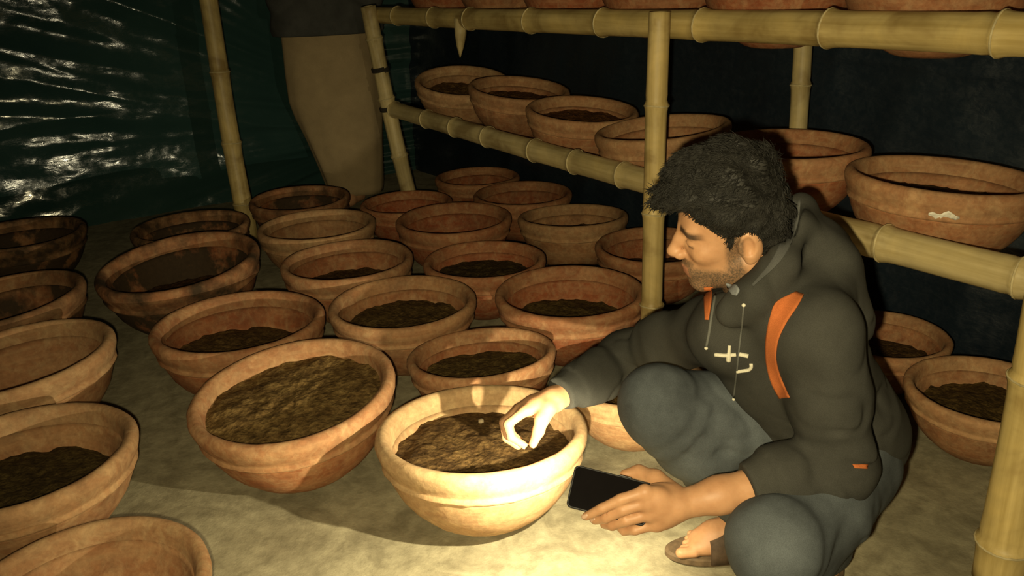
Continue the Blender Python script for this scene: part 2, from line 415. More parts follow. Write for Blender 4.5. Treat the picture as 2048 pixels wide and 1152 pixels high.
def bowl(label, x, y, R, level, col, tilt=(0, 0), z=0.0, soilc=(1, 1, 1), heap=0.0, group='terracotta bowls on the floor', rz=None):
    """level: soil height in the bowl's own units (None = empty); tilt: towards the camera, right side up (degrees)"""
    global bowl_n
    k = bowl_n % 4; s = R / 0.25; bowl_n += 1
    ta, tb = math.radians(tilt[0]), math.radians(tilt[1])
    dz = 0.075 * s * (abs(math.sin(ta)) + abs(math.sin(tb)))
    root = empty('terracotta_bowl', (x, y, z + dz), (ta, -tb, 0)); root.scale = (s, s, s)
    yaw = random.uniform(0, 6.28) if rz is None else rz
    for nm, me in (('bowl_wall', BV[k][0]), ('rim', BV[k][1])):
        o = obj(nm, me, root, rot=(0, 0, yaw))
        o.color = (*col, 1) if nm != 'rim' else (col[0] + 0.16, col[1] * 0.5, col[2] * 0.8, 1)
    if level:
        so = obj('soil', soil_mesh(level, heap, k), root, rot=(0, 0, random.uniform(-0.4, 0.4) if heap else yaw)); so.color = (*soilc, 1)
        so['label'] = 'lumpy brown soil filling'
    tag(root, label, 'bowl', group)
    return root
P_, S_, R_ = 0, 1, 2
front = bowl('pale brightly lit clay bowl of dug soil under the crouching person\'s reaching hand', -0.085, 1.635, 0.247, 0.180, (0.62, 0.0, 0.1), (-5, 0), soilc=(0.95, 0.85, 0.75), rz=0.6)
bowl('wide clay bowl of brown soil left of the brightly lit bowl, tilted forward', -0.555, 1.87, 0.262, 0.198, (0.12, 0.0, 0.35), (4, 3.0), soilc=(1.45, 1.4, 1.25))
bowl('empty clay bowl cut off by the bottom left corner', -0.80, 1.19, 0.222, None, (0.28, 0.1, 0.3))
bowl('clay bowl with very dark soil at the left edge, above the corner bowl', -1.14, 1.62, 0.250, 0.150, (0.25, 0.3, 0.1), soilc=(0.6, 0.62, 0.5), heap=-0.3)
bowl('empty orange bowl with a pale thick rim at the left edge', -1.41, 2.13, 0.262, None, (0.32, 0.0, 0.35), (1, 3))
bowl('shadowy brown bowl at the left edge, behind the pale rimmed one', -1.72, 2.60, 0.265, 0.10, (0.10, 1.4, 0.4), (1, 3), soilc=(0.5, 0.45, 0.4))  # high soot value paints the weak flash light into the clay
bowl('dim bowl at the far left below the glossy plastic sheet', -2.12, 3.42, 0.262, 0.12, (0.05, 2.4, 0.2), soilc=(0.5, 0.5, 0.4))  # flash falloff painted into the clay through the soot value
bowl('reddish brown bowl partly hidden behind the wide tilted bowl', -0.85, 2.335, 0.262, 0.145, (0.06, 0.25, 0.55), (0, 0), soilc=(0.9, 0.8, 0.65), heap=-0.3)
bowl('very dark wide bowl tipped forward beside the left plastic wall', -1.20, 2.86, 0.288, 0.11, (0.02, 2.2, 0.6), (5, 3), soilc=(0.5, 0.36, 0.3), heap=-0.2)  # clay darkened by the soot value to paint shade at the flash's edge
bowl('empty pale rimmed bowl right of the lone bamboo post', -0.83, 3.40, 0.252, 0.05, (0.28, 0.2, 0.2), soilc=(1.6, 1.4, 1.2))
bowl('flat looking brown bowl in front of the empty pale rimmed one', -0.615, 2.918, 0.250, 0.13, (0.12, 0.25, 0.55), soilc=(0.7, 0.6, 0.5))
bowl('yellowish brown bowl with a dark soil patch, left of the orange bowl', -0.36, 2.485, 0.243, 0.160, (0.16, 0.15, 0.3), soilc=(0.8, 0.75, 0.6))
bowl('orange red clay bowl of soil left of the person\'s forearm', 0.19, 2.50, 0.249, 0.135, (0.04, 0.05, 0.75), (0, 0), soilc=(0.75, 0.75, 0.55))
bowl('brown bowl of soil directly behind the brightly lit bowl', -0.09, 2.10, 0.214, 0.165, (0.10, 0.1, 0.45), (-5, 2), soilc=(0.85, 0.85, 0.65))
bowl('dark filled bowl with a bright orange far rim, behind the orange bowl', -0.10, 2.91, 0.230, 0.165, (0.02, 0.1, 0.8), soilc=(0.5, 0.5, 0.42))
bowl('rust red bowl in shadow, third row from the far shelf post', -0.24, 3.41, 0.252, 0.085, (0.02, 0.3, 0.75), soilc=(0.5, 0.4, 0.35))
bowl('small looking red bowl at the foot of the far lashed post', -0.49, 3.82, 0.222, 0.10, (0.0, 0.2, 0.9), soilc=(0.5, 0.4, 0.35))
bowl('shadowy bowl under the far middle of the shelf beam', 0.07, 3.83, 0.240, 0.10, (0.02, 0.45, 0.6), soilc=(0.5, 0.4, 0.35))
bowl('dark bowl at the feet of the standing person', -1.02, 3.90, 0.245, 0.10, (0.02, 1.6, 0.5), soilc=(0.45, 0.35, 0.3))  # shade of the dim left side painted as extra soot
bowl('dim brown bowl left of the lone bamboo post', -1.40, 3.47, 0.250, 0.08, (0.06, 2.2, 0.3), soilc=(0.5, 0.4, 0.35))  # extra soot stands in for shade, as on the other left bowls
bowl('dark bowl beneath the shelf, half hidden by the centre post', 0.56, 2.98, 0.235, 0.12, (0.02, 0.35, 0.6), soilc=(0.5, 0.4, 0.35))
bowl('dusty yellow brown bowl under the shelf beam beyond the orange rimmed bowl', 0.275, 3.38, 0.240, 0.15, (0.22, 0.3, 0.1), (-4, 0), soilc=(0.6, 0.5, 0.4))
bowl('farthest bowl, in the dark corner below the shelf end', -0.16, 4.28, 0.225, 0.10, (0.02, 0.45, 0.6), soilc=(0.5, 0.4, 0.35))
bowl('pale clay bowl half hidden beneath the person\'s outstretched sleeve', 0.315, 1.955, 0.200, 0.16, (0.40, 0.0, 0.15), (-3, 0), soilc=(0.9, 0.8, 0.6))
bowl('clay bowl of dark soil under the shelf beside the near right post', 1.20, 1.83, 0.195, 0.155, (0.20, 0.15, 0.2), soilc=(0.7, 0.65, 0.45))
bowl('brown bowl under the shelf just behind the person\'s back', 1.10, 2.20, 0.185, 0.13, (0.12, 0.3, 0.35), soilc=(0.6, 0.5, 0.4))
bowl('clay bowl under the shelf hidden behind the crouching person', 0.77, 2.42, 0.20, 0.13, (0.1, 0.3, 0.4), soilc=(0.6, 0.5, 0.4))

def shelf_bowl(label, u, w, zrim, R, level, col, tilt=(0, 0), **kw):
    p = uw(u, w, zrim - 0.24 * R / 0.25)
    return bowl(label, p.x, p.y, R, level, col, tilt, z=p.z, group='terracotta bowls on the shelves', **kw)
WC = 1.905
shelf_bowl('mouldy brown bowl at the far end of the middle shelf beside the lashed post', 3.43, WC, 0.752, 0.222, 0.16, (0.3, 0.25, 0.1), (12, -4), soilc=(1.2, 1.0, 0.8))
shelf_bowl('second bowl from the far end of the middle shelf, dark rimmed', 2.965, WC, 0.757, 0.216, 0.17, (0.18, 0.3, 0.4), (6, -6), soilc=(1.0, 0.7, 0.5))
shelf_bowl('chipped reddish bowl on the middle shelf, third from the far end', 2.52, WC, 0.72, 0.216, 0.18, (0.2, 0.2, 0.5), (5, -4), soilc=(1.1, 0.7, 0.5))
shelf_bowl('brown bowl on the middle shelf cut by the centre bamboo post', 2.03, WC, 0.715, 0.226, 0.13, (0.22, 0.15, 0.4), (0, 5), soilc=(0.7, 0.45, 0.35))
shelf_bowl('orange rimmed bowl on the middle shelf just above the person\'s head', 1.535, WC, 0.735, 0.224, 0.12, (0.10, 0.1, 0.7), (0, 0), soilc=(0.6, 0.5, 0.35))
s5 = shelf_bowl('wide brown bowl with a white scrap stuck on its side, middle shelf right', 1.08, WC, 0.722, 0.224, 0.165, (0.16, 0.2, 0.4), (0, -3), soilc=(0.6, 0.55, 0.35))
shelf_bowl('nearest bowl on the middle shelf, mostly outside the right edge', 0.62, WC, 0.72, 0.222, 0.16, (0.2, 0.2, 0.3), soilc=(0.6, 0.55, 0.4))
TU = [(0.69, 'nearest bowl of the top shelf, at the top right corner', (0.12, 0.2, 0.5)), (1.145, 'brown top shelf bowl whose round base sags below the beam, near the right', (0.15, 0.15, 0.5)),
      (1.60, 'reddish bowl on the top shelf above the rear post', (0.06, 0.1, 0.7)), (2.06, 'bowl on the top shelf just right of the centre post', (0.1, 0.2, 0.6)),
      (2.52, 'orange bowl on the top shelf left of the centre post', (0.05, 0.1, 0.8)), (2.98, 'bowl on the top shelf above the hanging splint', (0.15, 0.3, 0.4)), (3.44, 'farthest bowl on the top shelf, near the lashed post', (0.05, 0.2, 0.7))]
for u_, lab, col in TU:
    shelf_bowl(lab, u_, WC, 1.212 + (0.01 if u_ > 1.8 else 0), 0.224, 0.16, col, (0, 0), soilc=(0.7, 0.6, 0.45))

# ------------------------------------------------------------------ implicit surfaces for bodies and clothes
class Field:
    """signed distance samples on a grid; shapes are blended in, then a quad mesh is drawn over the zero level"""
    def __init__(s, lo, hi, h):
        s.lo = np.array(lo, float); s.h = h
        s.n = np.ceil((np.array(hi) - s.lo) / h).astype(int) + 1
        s.f = np.full(s.n, 1.0, np.float32)
    def box(s, lo, hi):
        a = np.clip(np.floor((np.array(lo) - s.lo) / s.h).astype(int), 0, s.n); b = np.clip(np.ceil((np.array(hi) - s.lo) / s.h).astype(int) + 1, 0, s.n)
        sl = tuple(slice(a[i], b[i]) for i in range(3))
        g = [s.lo[i] + s.h * np.arange(a[i], b[i], dtype=np.float32) for i in range(3)]
        return sl, np.meshgrid(*g, indexing='ij')
    def merge(s, sl, d, k, sub=False):
        f = s.f[sl]
        if sub:
            d = -d
            if k > 0: hh = np.clip(0.5 - 0.5 * (d - f) / k * -1, 0, 1); s.f[sl] = np.maximum(f, d) + np.maximum(k - np.abs(f - d), 0) ** 2 / (4 * k)
            else: s.f[sl] = np.maximum(f, d)
        else:
            if k > 0: s.f[sl] = np.minimum(f, d) - np.maximum(k - np.abs(f - d), 0) ** 2 / (4 * k)
            else: s.f[sl] = np.minimum(f, d)
    def cone(s, a, b, ra, rb, k=0.012, sub=False, cut_a=False, cut_b=False):
        a, b = np.array(a, float), np.array(b, float); m = max(ra, rb) + k + 3 * s.h
        sl, (X, Y, Z) = s.box(np.minimum(a, b) - m, np.maximum(a, b) + m)
        if X.size == 0: return
        ab = b - a; L2 = float(ab @ ab); L = math.sqrt(L2)
        t0 = ((X - a[0]) * ab[0] + (Y - a[1]) * ab[1] + (Z - a[2]) * ab[2]) / L2
        t = np.clip(t0, 0, 1)
        d = np.sqrt((X - a[0] - t * ab[0]) ** 2 + (Y - a[1] - t * ab[1]) ** 2 + (Z - a[2] - t * ab[2]) ** 2) - (ra + (rb - ra) * t)
        if cut_a: d = np.maximum(d, -t0 * L)
        if cut_b: d = np.maximum(d, (t0 - 1) * L)
        s.merge(sl, d, k, sub)
    def chain(s, pts, rads, k=0.012, **kw):
        for i in range(len(pts) - 1):
            s.cone(pts[i], pts[i + 1], rads[i], rads[i + 1], k, cut_a=kw.get('cut_a', False) and i == 0, cut_b=kw.get('cut_b', False) and i == len(pts) - 2)
    def ell(s, c, axes, radii, k=0.015, sub=False):
        c = np.array(c, float); A = np.array(axes, float); m = max(radii) + k + 3 * s.h
        sl, (X, Y, Z) = s.box(c - m, c + m)
        if X.size == 0: return
        X, Y, Z = X - c[0], Y - c[1], Z - c[2]
        q = [(X * A[i][0] + Y * A[i][1] + Z * A[i][2]) / radii[i] for i in range(3)]
        k0 = np.sqrt(q[0] ** 2 + q[1] ** 2 + q[2] ** 2) + 1e-6
        k1 = np.sqrt((q[0] / radii[0]) ** 2 + (q[1] / radii[1]) ** 2 + (q[2] / radii[2]) ** 2) + 1e-6
        s.merge(sl, k0 * (k0 - 1) / k1, k, sub)
    def plane_cut(s, p, n, k=0.004):
        """remove everything on the side the normal points to"""
        p, n = np.array(p, float), np.array(n, float); n = n / np.linalg.norm(n)
        g = [s.lo[i] + s.h * np.arange(s.n[i], dtype=np.float32) for i in range(3)]
        X, Y, Z = np.meshgrid(*g, indexing='ij', sparse=True)
        d = (X - p[0]) * n[0] + (Y - p[1]) * n[1] + (Z - p[2]) * n[2]
        s.f = np.maximum(s.f, d.astype(np.float32))
    def displace(s, fn, band=0.03):
        idx = np.nonzero(np.abs(s.f) < band)
        P = s.lo + s.h * np.stack(idx, 1)
        s.f[idx] += fn(P).astype(np.float32)
    def mesh(s):
        f = s.f; ins = f < 0
        cnt = np.zeros(tuple(s.n - 1), np.uint8)
        cs = [(a, b, c) for a in (0, 1) for b in (0, 1) for c in (0, 1)]
        n = s.n
        for a, b, c in cs: cnt += ins[a:n[0] - 1 + a, b:n[1] - 1 + b, c:n[2] - 1 + c]
        cell = np.nonzero((cnt > 0) & (cnt < 8)); m = len(cell[0])
        val = np.stack([f[cell[0] + a, cell[1] + b, cell[2] + c] for a, b, c in cs], 1)
        acc = np.zeros((m, 3)); num = np.zeros(m)
        for i in range(8):
            for j in range(i + 1, 8):
                di = np.array(cs[j]) - np.array(cs[i])
                if np.abs(di).sum() != 1: continue
                v0, v1 = val[:, i], val[:, j]; x = (v0 < 0) != (v1 < 0)
                t = np.where(x, v0 / np.where(x, v0 - v1, 1), 0)
                acc[x] += (np.array(cs[i]) + t[:, None] * di)[x]; num += x
        V = s.lo + s.h * (np.stack(cell, 1) + acc / num[:, None])
        idm = np.full(tuple(n - 1), -1, np.int32); idm[cell] = np.arange(m)
        quads = []
        for ax in range(3):
            o = [1, 1, 1]; o[ax] = 0
            sl0 = [slice(1, n[i] - 1) for i in range(3)]; sl1 = list(sl0)
            sl0[ax] = slice(0, n[ax] - 1); sl1[ax] = slice(1, n[ax])
            A_, B_ = ins[tuple(sl0)], ins[tuple(sl1)]
            e = np.nonzero(A_ != B_); flip = A_[e]
            c = [e[0] + (0 if ax == 0 else 1), e[1] + (0 if ax == 1 else 1), e[2] + (0 if ax == 2 else 1)]
            p, q = (ax + 1) % 3, (ax + 2) % 3
            def g(dp, dq):
                cc = [x.copy() for x in c]; cc[p] -= dp; cc[q] -= dq
                return idm[cc[0], cc[1], cc[2]]
            Q = np.stack([g(1, 1), g(0, 1), g(0, 0), g(1, 0)], 1)
            Q[~flip] = Q[~flip][:, ::-1]
            quads.append(Q)
        Q = np.concatenate(quads); Q = Q[(Q >= 0).all(1)]
        return V, Q
def np_mesh(name, V, Q, mat, shade=True):
    me = bpy.data.meshes.new(name)
    nv, nf, w = len(V), len(Q), Q.shape[1]
    me.vertices.add(nv); me.vertices.foreach_set('co', np.asarray(V, np.float32).ravel())
    me.loops.add(nf * w); me.loops.foreach_set('vertex_index', np.asarray(Q, np.int32).ravel())
    me.polygons.add(nf); me.polygons.foreach_set('loop_start', np.arange(0, nf * w, w, dtype=np.int32))
    try: me.polygons.foreach_set('loop_total', np.full(nf, w, np.int32))
    except Exception: pass
    me.polygons.foreach_set('use_smooth', np.full(nf, shade))
    me.materials.append(mat); me.update(calc_edges=True); me.validate(); return me
def relax(V, Q, it=2, lam=0.5):
    """a few passes of plain smoothing over the quad net"""
    V = V.copy(); n = len(V)
    for _ in range(it):
        acc = np.zeros_like(V); cnt = np.zeros(n)
        for a in range(4):
            i, j = Q[:, a], Q[:, (a + 1) % 4]
            np.add.at(acc, i, V[j]); np.add.at(cnt, i, 1)
            np.add.at(acc, j, V[i]); np.add.at(cnt, j, 1)
        V += lam * (acc / np.maximum(cnt, 1)[:, None] - V)
    return V
def normals(V, Q):
    fn = np.cross(V[Q[:, 2]] - V[Q[:, 0]], V[Q[:, 3]] - V[Q[:, 1]])
    vn = np.zeros_like(V)
    for a in range(4): np.add.at(vn, Q[:, a], fn)
    return vn / np.maximum(np.linalg.norm(vn, axis=1), 1e-9)[:, None]
def unit(v): v = np.array(v, float); return v / np.linalg.norm(v)
def lerp(a, b, t): return np.array(a) * (1 - t) + np.array(b) * t
def patch(V, Q, sel, off):
    """faces whose corners are all selected, lifted off the surface by off and closed to a thin shell"""
    VN = normals(V, Q); qs = Q[sel[Q].all(1)]
    ids = np.unique(qs); mp = -np.ones(len(V), int); mp[ids] = np.arange(len(ids))
    top = V[ids] + VN[ids] * off; bot = V[ids] - VN[ids] * 0.001; q2 = mp[qs]; n = len(ids)
    edges = {}
    for q in q2:
        for a in range(4):
            e = (int(q[a]), int(q[(a + 1) % 4])); edges[e] = edges.get(e, 0) + 1
    side = [(b, a, a + n, b + n) for (a, b) in edges if (b, a) not in edges]
    allq = np.concatenate([q2, q2[:, ::-1] + n] + ([np.array(side)] if side else []))
    return np.concatenate([top, bot]), allq

# ------------------------------------------------------------------ materials of people
def make_skin():
    m, nt, b = new_mat('skin')
    tc = N(nt, 'ShaderNodeTexCoord'); at_ = N(nt, 'ShaderNodeVertexColor', layer_name='beard')
    n1 = noise_node(nt, 28, 4, 0.6, tc.outputs['Object']); n2 = noise_node(nt, 320, 3, 0.7, tc.outputs['Object'])
    r = ramp(nt, n1.outputs[0], [(0.3, (0.42, 0.215, 0.108)), (0.7, (0.54, 0.295, 0.155))])
    sep = N(nt, 'ShaderNodeSeparateColor'); nt.links.new(at_.outputs[0], sep.inputs[0])
    st = ramp(nt, n2.outputs[0], [(0.35, (0.5, 0.5, 0.5)), (0.65, (1.0, 1.0, 1.0))])
    mm = N(nt, 'ShaderNodeMath', operation='MULTIPLY'); nt.links.new(sep.outputs[0], mm.inputs[0]); nt.links.new(st.outputs[0], mm.inputs[1])
    c = mix(nt, mm.outputs[0], r.outputs[0], (0.055, 0.045, 0.032))
    c = mix(nt, sep.outputs[1], c, (0.34, 0.12, 0.085))
    c = mix(nt, sep.outputs[2], c, (0.016, 0.012, 0.010))
    nt.links.new(c, b.inputs['Base Color']); b.inputs['Roughness'].default_value = 0.5; b.inputs['Specular IOR Level'].default_value = 0.35
    b.inputs['Subsurface Weight'].default_value = 0.12; b.inputs['Subsurface Radius'].default_value = (0.012, 0.005, 0.003)
    bump(nt, b, n2.outputs[0], 0.12, 0.001); return m
M['skin'] = make_skin()
def cloth(name, col, var=0.3, weave=900, rough=0.92, sheen=0.0):
    m, nt, b = new_mat(name)
    tc = N(nt, 'ShaderNodeTexCoord'); n1 = noise_node(nt, 9, 4, 0.6, tc.outputs['Object']); n2 = noise_node(nt, weave, 2, 0.5, tc.outputs['Object'])
    r = ramp(nt, n1.outputs[0], [(0.3, tuple(c * (1 - var) for c in col)), (0.7, tuple(c * (1 + var) for c in col))])
    r2 = ramp(nt, n2.outputs[0], [(0.3, (0.75,) * 3), (0.7, (1.2,) * 3)])
    c = mix(nt, 0.8, r.outputs[0], r2.outputs[0], 'MULTIPLY'); nt.links.new(c, b.inputs['Base Color'])
    b.inputs['Roughness'].default_value = rough; b.inputs['Specular IOR Level'].default_value = 0.15; b.inputs['Sheen Weight'].default_value = sheen
    bump(nt, b, n2.outputs[0], 0.25, 0.0015); return m
M['hoodie'] = cloth('dark_hoodie', (0.042, 0.041, 0.036), 0.2)
M['lining'] = cloth('hood_lining', (0.075, 0.075, 0.072), 0.15)
M['orange'] = cloth('orange_cloth', (0.42, 0.12, 0.035), 0.15)
M['denim'] = cloth('blue_denim', (0.078, 0.088, 0.096), 0.35, 700)
M['cream'] = cloth('cream_thread', (0.62, 0.58, 0.46), 0.1)
M['white_shirt'] = cloth('pale_shirt', (0.20, 0.21, 0.22), 0.1)
M['string'] = cloth('grey_string', (0.11, 0.11, 0.10), 0.2)
M['hair'] = simple('black_hair', (0.013, 0.012, 0.010), 0.62, 90, 0.5, 0.3, 0.003, spec=0.25)
M['sole'] = simple('sandal_rubber', (0.10, 0.065, 0.035), 0.8, 60, 0.3, 0.2)
M['strap'] = simple('sandal_strap', (0.07, 0.045, 0.028), 0.7, 60, 0.3, 0.2)
M['nail'] = simple('finger_nail', (0.52, 0.33, 0.22), 0.35, 60, 0.1)
M['eye_white'] = simple('eye_white', (0.62, 0.55, 0.46), 0.3, 30, 0.05)
M['beige'] = cloth('beige_cotton', (0.33, 0.245, 0.135), 0.12)
M['jacket'] = cloth('dark_grey_wool', (0.060, 0.060, 0.056), 0.25)
def folds(P, seeds, amp):
    """cloth folds: a few crossing soft waves"""
    f = np.zeros(len(P))
    for (dx, dy, dz, fr, ph, a) in seeds:
        w = P @ np.array([dx, dy, dz]) * fr + ph + 0.8 * np.sin(P @ np.array([dy, dz, dx]) * fr * 0.45 + ph * 2)
        f += a * np.sin(w)
    return amp * f
def creases(P, amp, seed):
    """sparse sharp drag lines in cloth"""
    out = np.empty(len(P)); 
    for i, p in enumerate(P[::1]):
        q = Vector(p) * 1.0
        n_ = mnoise.noise((q.x * 9 + seed, q.y * 9 - q.z * 7, q.z * 13 + q.x * 9)); m_ = mnoise.noise((q.x * 4, q.y * 4 + seed, q.z * 4))
        out[i] = amp * (max(0.0, 1 - abs(n_) * 5) * max(0.0, 0.35 + m_))
    return out
FS = [(0.5, 0.2, 0.8, 62, 0.3, 0.6), (-0.6, 0.5, 0.6, 48, 1.7, 0.7), (0.2, -0.7, 0.5, 85, 4.0, 0.35), (0.8, 0.1, -0.3, 38, 2.2, 0.5)]

# ------------------------------------------------------------------ the crouching person
hipL, hipR = np.array([0.652, 1.378, 0.275]), np.array([0.602, 1.540, 0.275])
kneeR, ankR = at(1318, 812, 1.585), np.array([0.520, 1.478, 0.085])
kneeL, ankL = at(1545, 1092, 1.375), np.array([0.635, 1.385, 0.085])
shL, shR = at(1632, 662, 1.40), at(1425, 655, 1.665)
elL = at(1682, 932, 1.455); wrL = at(1356, 1010, 1.425)
wrR = at(1112, 797, 1.745); _m = lerp(shR, wrR, 0.52); _v = unit(_m - CO); elR = _m + _v * 0.19 + np.array([0, 0, 0.02])
neckB = at(1528, 605, 1.53); headC = at(1468, 450, 1.485)
hup = unit(0.82 * CU - 0.20 * CR - 0.54 * CF)                               # the head is bent down, crown towards the camera
fwd = unit(-0.95 * CR - 0.16 * CU + 0.11 * CF); fwd = unit(fwd - hup * (hup @ fwd))
hlf = np.cross(hup, fwd)                                                    # his left, towards the camera
HA = (fwd, hlf, hup)
def hd(x, y, z): return headC + fwd * x + hlf * y + hup * z
pelvis = lerp(hipL, hipR, 0.5); chestC = lerp(shL, shR, 0.5)
ts = unit(shL - shR); tt = unit(chestC - pelvis); tn = unit(np.cross(tt, ts)); 
if tn @ np.array([-1, 0, 0]) < 0: tn = -tn
ts = np.cross(tn, tt)
if ts @ (shL - shR) < 0: ts = -ts
TA = (ts, tt, tn)
person = empty('person', (0.56, 1.42, 0.0))
def child(name, V, Q, mat, parent=None, label=None, base=None):
    par = parent or person
    b = np.array(base if base is not None else (0.56, 1.42, 0.0))
    o = obj(name, np_mesh(name, V - b if parent is None or True else V, Q, mat), par)
    if label: o['label'] = label
    return o
def add_head(B, hd, HA):
    fwd, hlf, hup = HA
    B.ell(hd(-0.004, 0, 0.045), HA, (0.090, 0.075, 0.083), 0.02)
    B.ell(hd(0.030, 0, -0.005), HA, (0.066, 0.060, 0.088), 0.02)
    B.ell(hd(0.030, 0, -0.062), HA, (0.056, 0.052, 0.048), 0.02)
    B.ell(hd(0.072, 0, -0.103), HA, (0.019, 0.024, 0.017), 0.014)
    for s in (-1, 1):
        B.cone(hd(-0.008, s * 0.053, -0.052), hd(0.064, s * 0.018, -0.104), 0.016, 0.014, 0.02)
        B.ell(hd(0.062, s * 0.040, -0.022), HA, (0.022, 0.020, 0.018), 0.02)
    B.cone(hd(0.080, -0.034, 0.020), hd(0.080, 0.034, 0.020), 0.013, 0.013, 0.018)
    B.ell(hd(0.076, 0, -0.070), HA, (0.022, 0.030, 0.026), 0.016)
    for s in (-1, 1): B.ell(hd(0.099, s * 0.031, 0.000), HA, (0.017, 0.015, 0.011), 0.010, sub=True)
    for s in (-1, 1): B.ell(hd(0.079, s * 0.031, -0.001), HA, (0.0125, 0.0145, 0.0115), 0.003)
    B.chain([hd(0.092, 0, 0.016), hd(0.101, 0, -0.008), hd(0.114, 0, -0.032)], [0.0075, 0.0085, 0.0115], 0.010)
    for s in (-1, 1): B.ell(hd(0.102, s * 0.0125, -0.037), HA, (0.0115, 0.008, 0.009), 0.006)
    B.chain([hd(0.086, -0.022, -0.069), hd(0.0950, 0, -0.064), hd(0.086, 0.022, -0.069)], [0.003, 0.0050, 0.003], 0.005)
    B.chain([hd(0.085, -0.019, -0.075), hd(0.0915, 0, -0.0775), hd(0.085, 0.019, -0.075)], [0.003, 0.0058, 0.003], 0.004)
    for s in (-1, 1):
        ea = (unit(fwd * 0.95 - hlf * s * 0.3), unit(hlf), unit(hup * 0.97 - fwd * 0.2))
        B.ell(hd(-0.012, s * 0.076, -0.004), (ea[0], ea[1], ea[2]), (0.0205, 0.0115, 0.033), 0.005)
        B.ell(hd(-0.005, s * 0.086, 0.002), (ea[0], ea[1], ea[2]), (0.0115, 0.0095, 0.020), 0.003, sub=True)
        B.ell(hd(-0.010, s * 0.077, -0.030), HA, (0.009, 0.006, 0.010), 0.005)
        B.cone(hd(0.006, s * 0.072, 0.002), hd(0.006, s * 0.073, -0.010), 0.006, 0.005, 0.005)
B = Field((-0.05, 0.92, -0.01), (0.98, 1.86, 1.0), 0.0034)
# trunk and limbs under the clothes
B.ell(chestC - tt * 0.10 - tn * 0.02, TA, (0.14, 0.16, 0.095), 0.03)
B.ell(lerp(pelvis, chestC, 0.38) - tn * 0.02, TA, (0.13, 0.15, 0.10), 0.04)
B.ell(pelvis + np.array([0.02, 0, 0.0]), TA, (0.15, 0.11, 0.12), 0.04)
B.cone(chestC - ts * 0.06 + tt * 0.01, chestC + ts * 0.06 + tt * 0.01, 0.06, 0.06, 0.04)
for hip, kn, an in ((hipL, kneeL, ankL), (hipR, kneeR, ankR)):
    B.chain([hip, lerp(hip, kn, 0.5), kn, lerp(kn, an, 0.35), an], [0.078, 0.07, 0.052, 0.05, 0.034], 0.03)
for sh, el, wr in ((shL, elL, wrL), (shR, elR, wrR)):
    B.chain([sh, lerp(sh, el, 0.5), el, lerp(el, wr, 0.3), lerp(el, wr, 0.75), wr], [0.052, 0.045, 0.037, 0.0385, 0.030, 0.0255], 0.02)
# neck and head
B.chain([neckB, lerp(neckB, hd(-0.022, 0, -0.05), 0.6), hd(-0.022, 0, -0.04)], [0.068, 0.056, 0.056], 0.02)
add_head(B, hd, HA)
# --- left hand: seen from its back, fingers under the phone, thumb over its far edge
DL = 1.412
kn = [at(1290, 984, DL - 0.012), at(1294, 1006, DL - 0.008), at(1300, 1028, DL + 0.000), at(1312, 1048, DL + 0.010)]
fin = [[kn[0], at(1242, 999, DL - 0.012), at(1204, 1017, DL - 0.004), at(1172, 1033, DL + 0.008)],
       [kn[1], at(1246, 1020, DL - 0.008), at(1212, 1036, DL + 0.006), at(1190, 1041, DL + 0.024)],
       [kn[2], at(1252, 1041, DL + 0.002), at(1224, 1051, DL + 0.020), at(1208, 1049, DL + 0.038)],
       [kn[3], at(1270, 1060, DL + 0.012), at(1248, 1062, DL + 0.030), at(1238, 1054, DL + 0.046)]]
wl = at(1356, 1010, 1.425)
for i in range(4):
    B.chain([lerp(wl, kn[i], 0.12), lerp(wl, kn[i], 0.6), kn[i]], [0.021, 0.0165, 0.0125], 0.014)
    B.chain(fin[i], [0.0112, 0.0100, 0.0090, 0.0078] if i < 3 else [0.0100, 0.0088, 0.0080, 0.0070], 0.0035)
    B.ell(kn[i], np.eye(3), (0.0128, 0.0128, 0.0128), 0.006)
B.ell(lerp(wl, lerp(kn[1], kn[2], 0.5), 0.55) + CF * 0.012, (CR, CU, CF), (0.042, 0.040, 0.017), 0.012)
th = [at(1345, 985, 1.440), at(1312, 957, 1.470), at(1278, 944, 1.496), at(1250, 949, 1.500), ]
B.chain(th, [0.019, 0.0155, 0.0125, 0.0098], 0.008)
# --- right hand: pinching soil, wrist bent down
DR = 1.745
kr = [at(1050, 822, DR - 0.018), at(1040, 818, DR + 0.004), at(1036, 818, DR + 0.025), at(1040, 822, DR + 0.045)]
finr = [[kr[0], at(1016, 848, DR - 0.022), at(1022, 874, DR - 0.018), at(1048, 890, DR - 0.012)],
        [kr[1], at(1008, 846, DR + 0.002), at(1012, 876, DR + 0.004), at(1036, 893, DR + 0.004)],
        [kr[2], at(1008, 844, DR + 0.024), at(1014, 872, DR + 0.024), at(1036, 888, DR + 0.020)],
        [kr[3], at(1018, 846, DR + 0.044), at(1024, 868, DR + 0.042), at(1040, 880, DR + 0.036)]]
wr = at(1112, 797, 1.745)
for i in range(4):
    B.chain([lerp(wr, kr[i], 0.1), lerp(wr, kr[i], 0.6), kr[i]], [0.021, 0.017, 0.0125], 0.014)
    B.chain(finr[i], [0.0112, 0.0102, 0.0090, 0.0078] if i < 3 else [0.0100, 0.0088, 0.0080, 0.0070], 0.0035)
thr = [at(1098, 815, DR - 0.022), at(1084, 838, DR - 0.032), at(1077, 862, DR - 0.030), at(1066, 888, DR - 0.022)]
B.chain(thr, [0.019, 0.0150, 0.0120, 0.0092], 0.008)
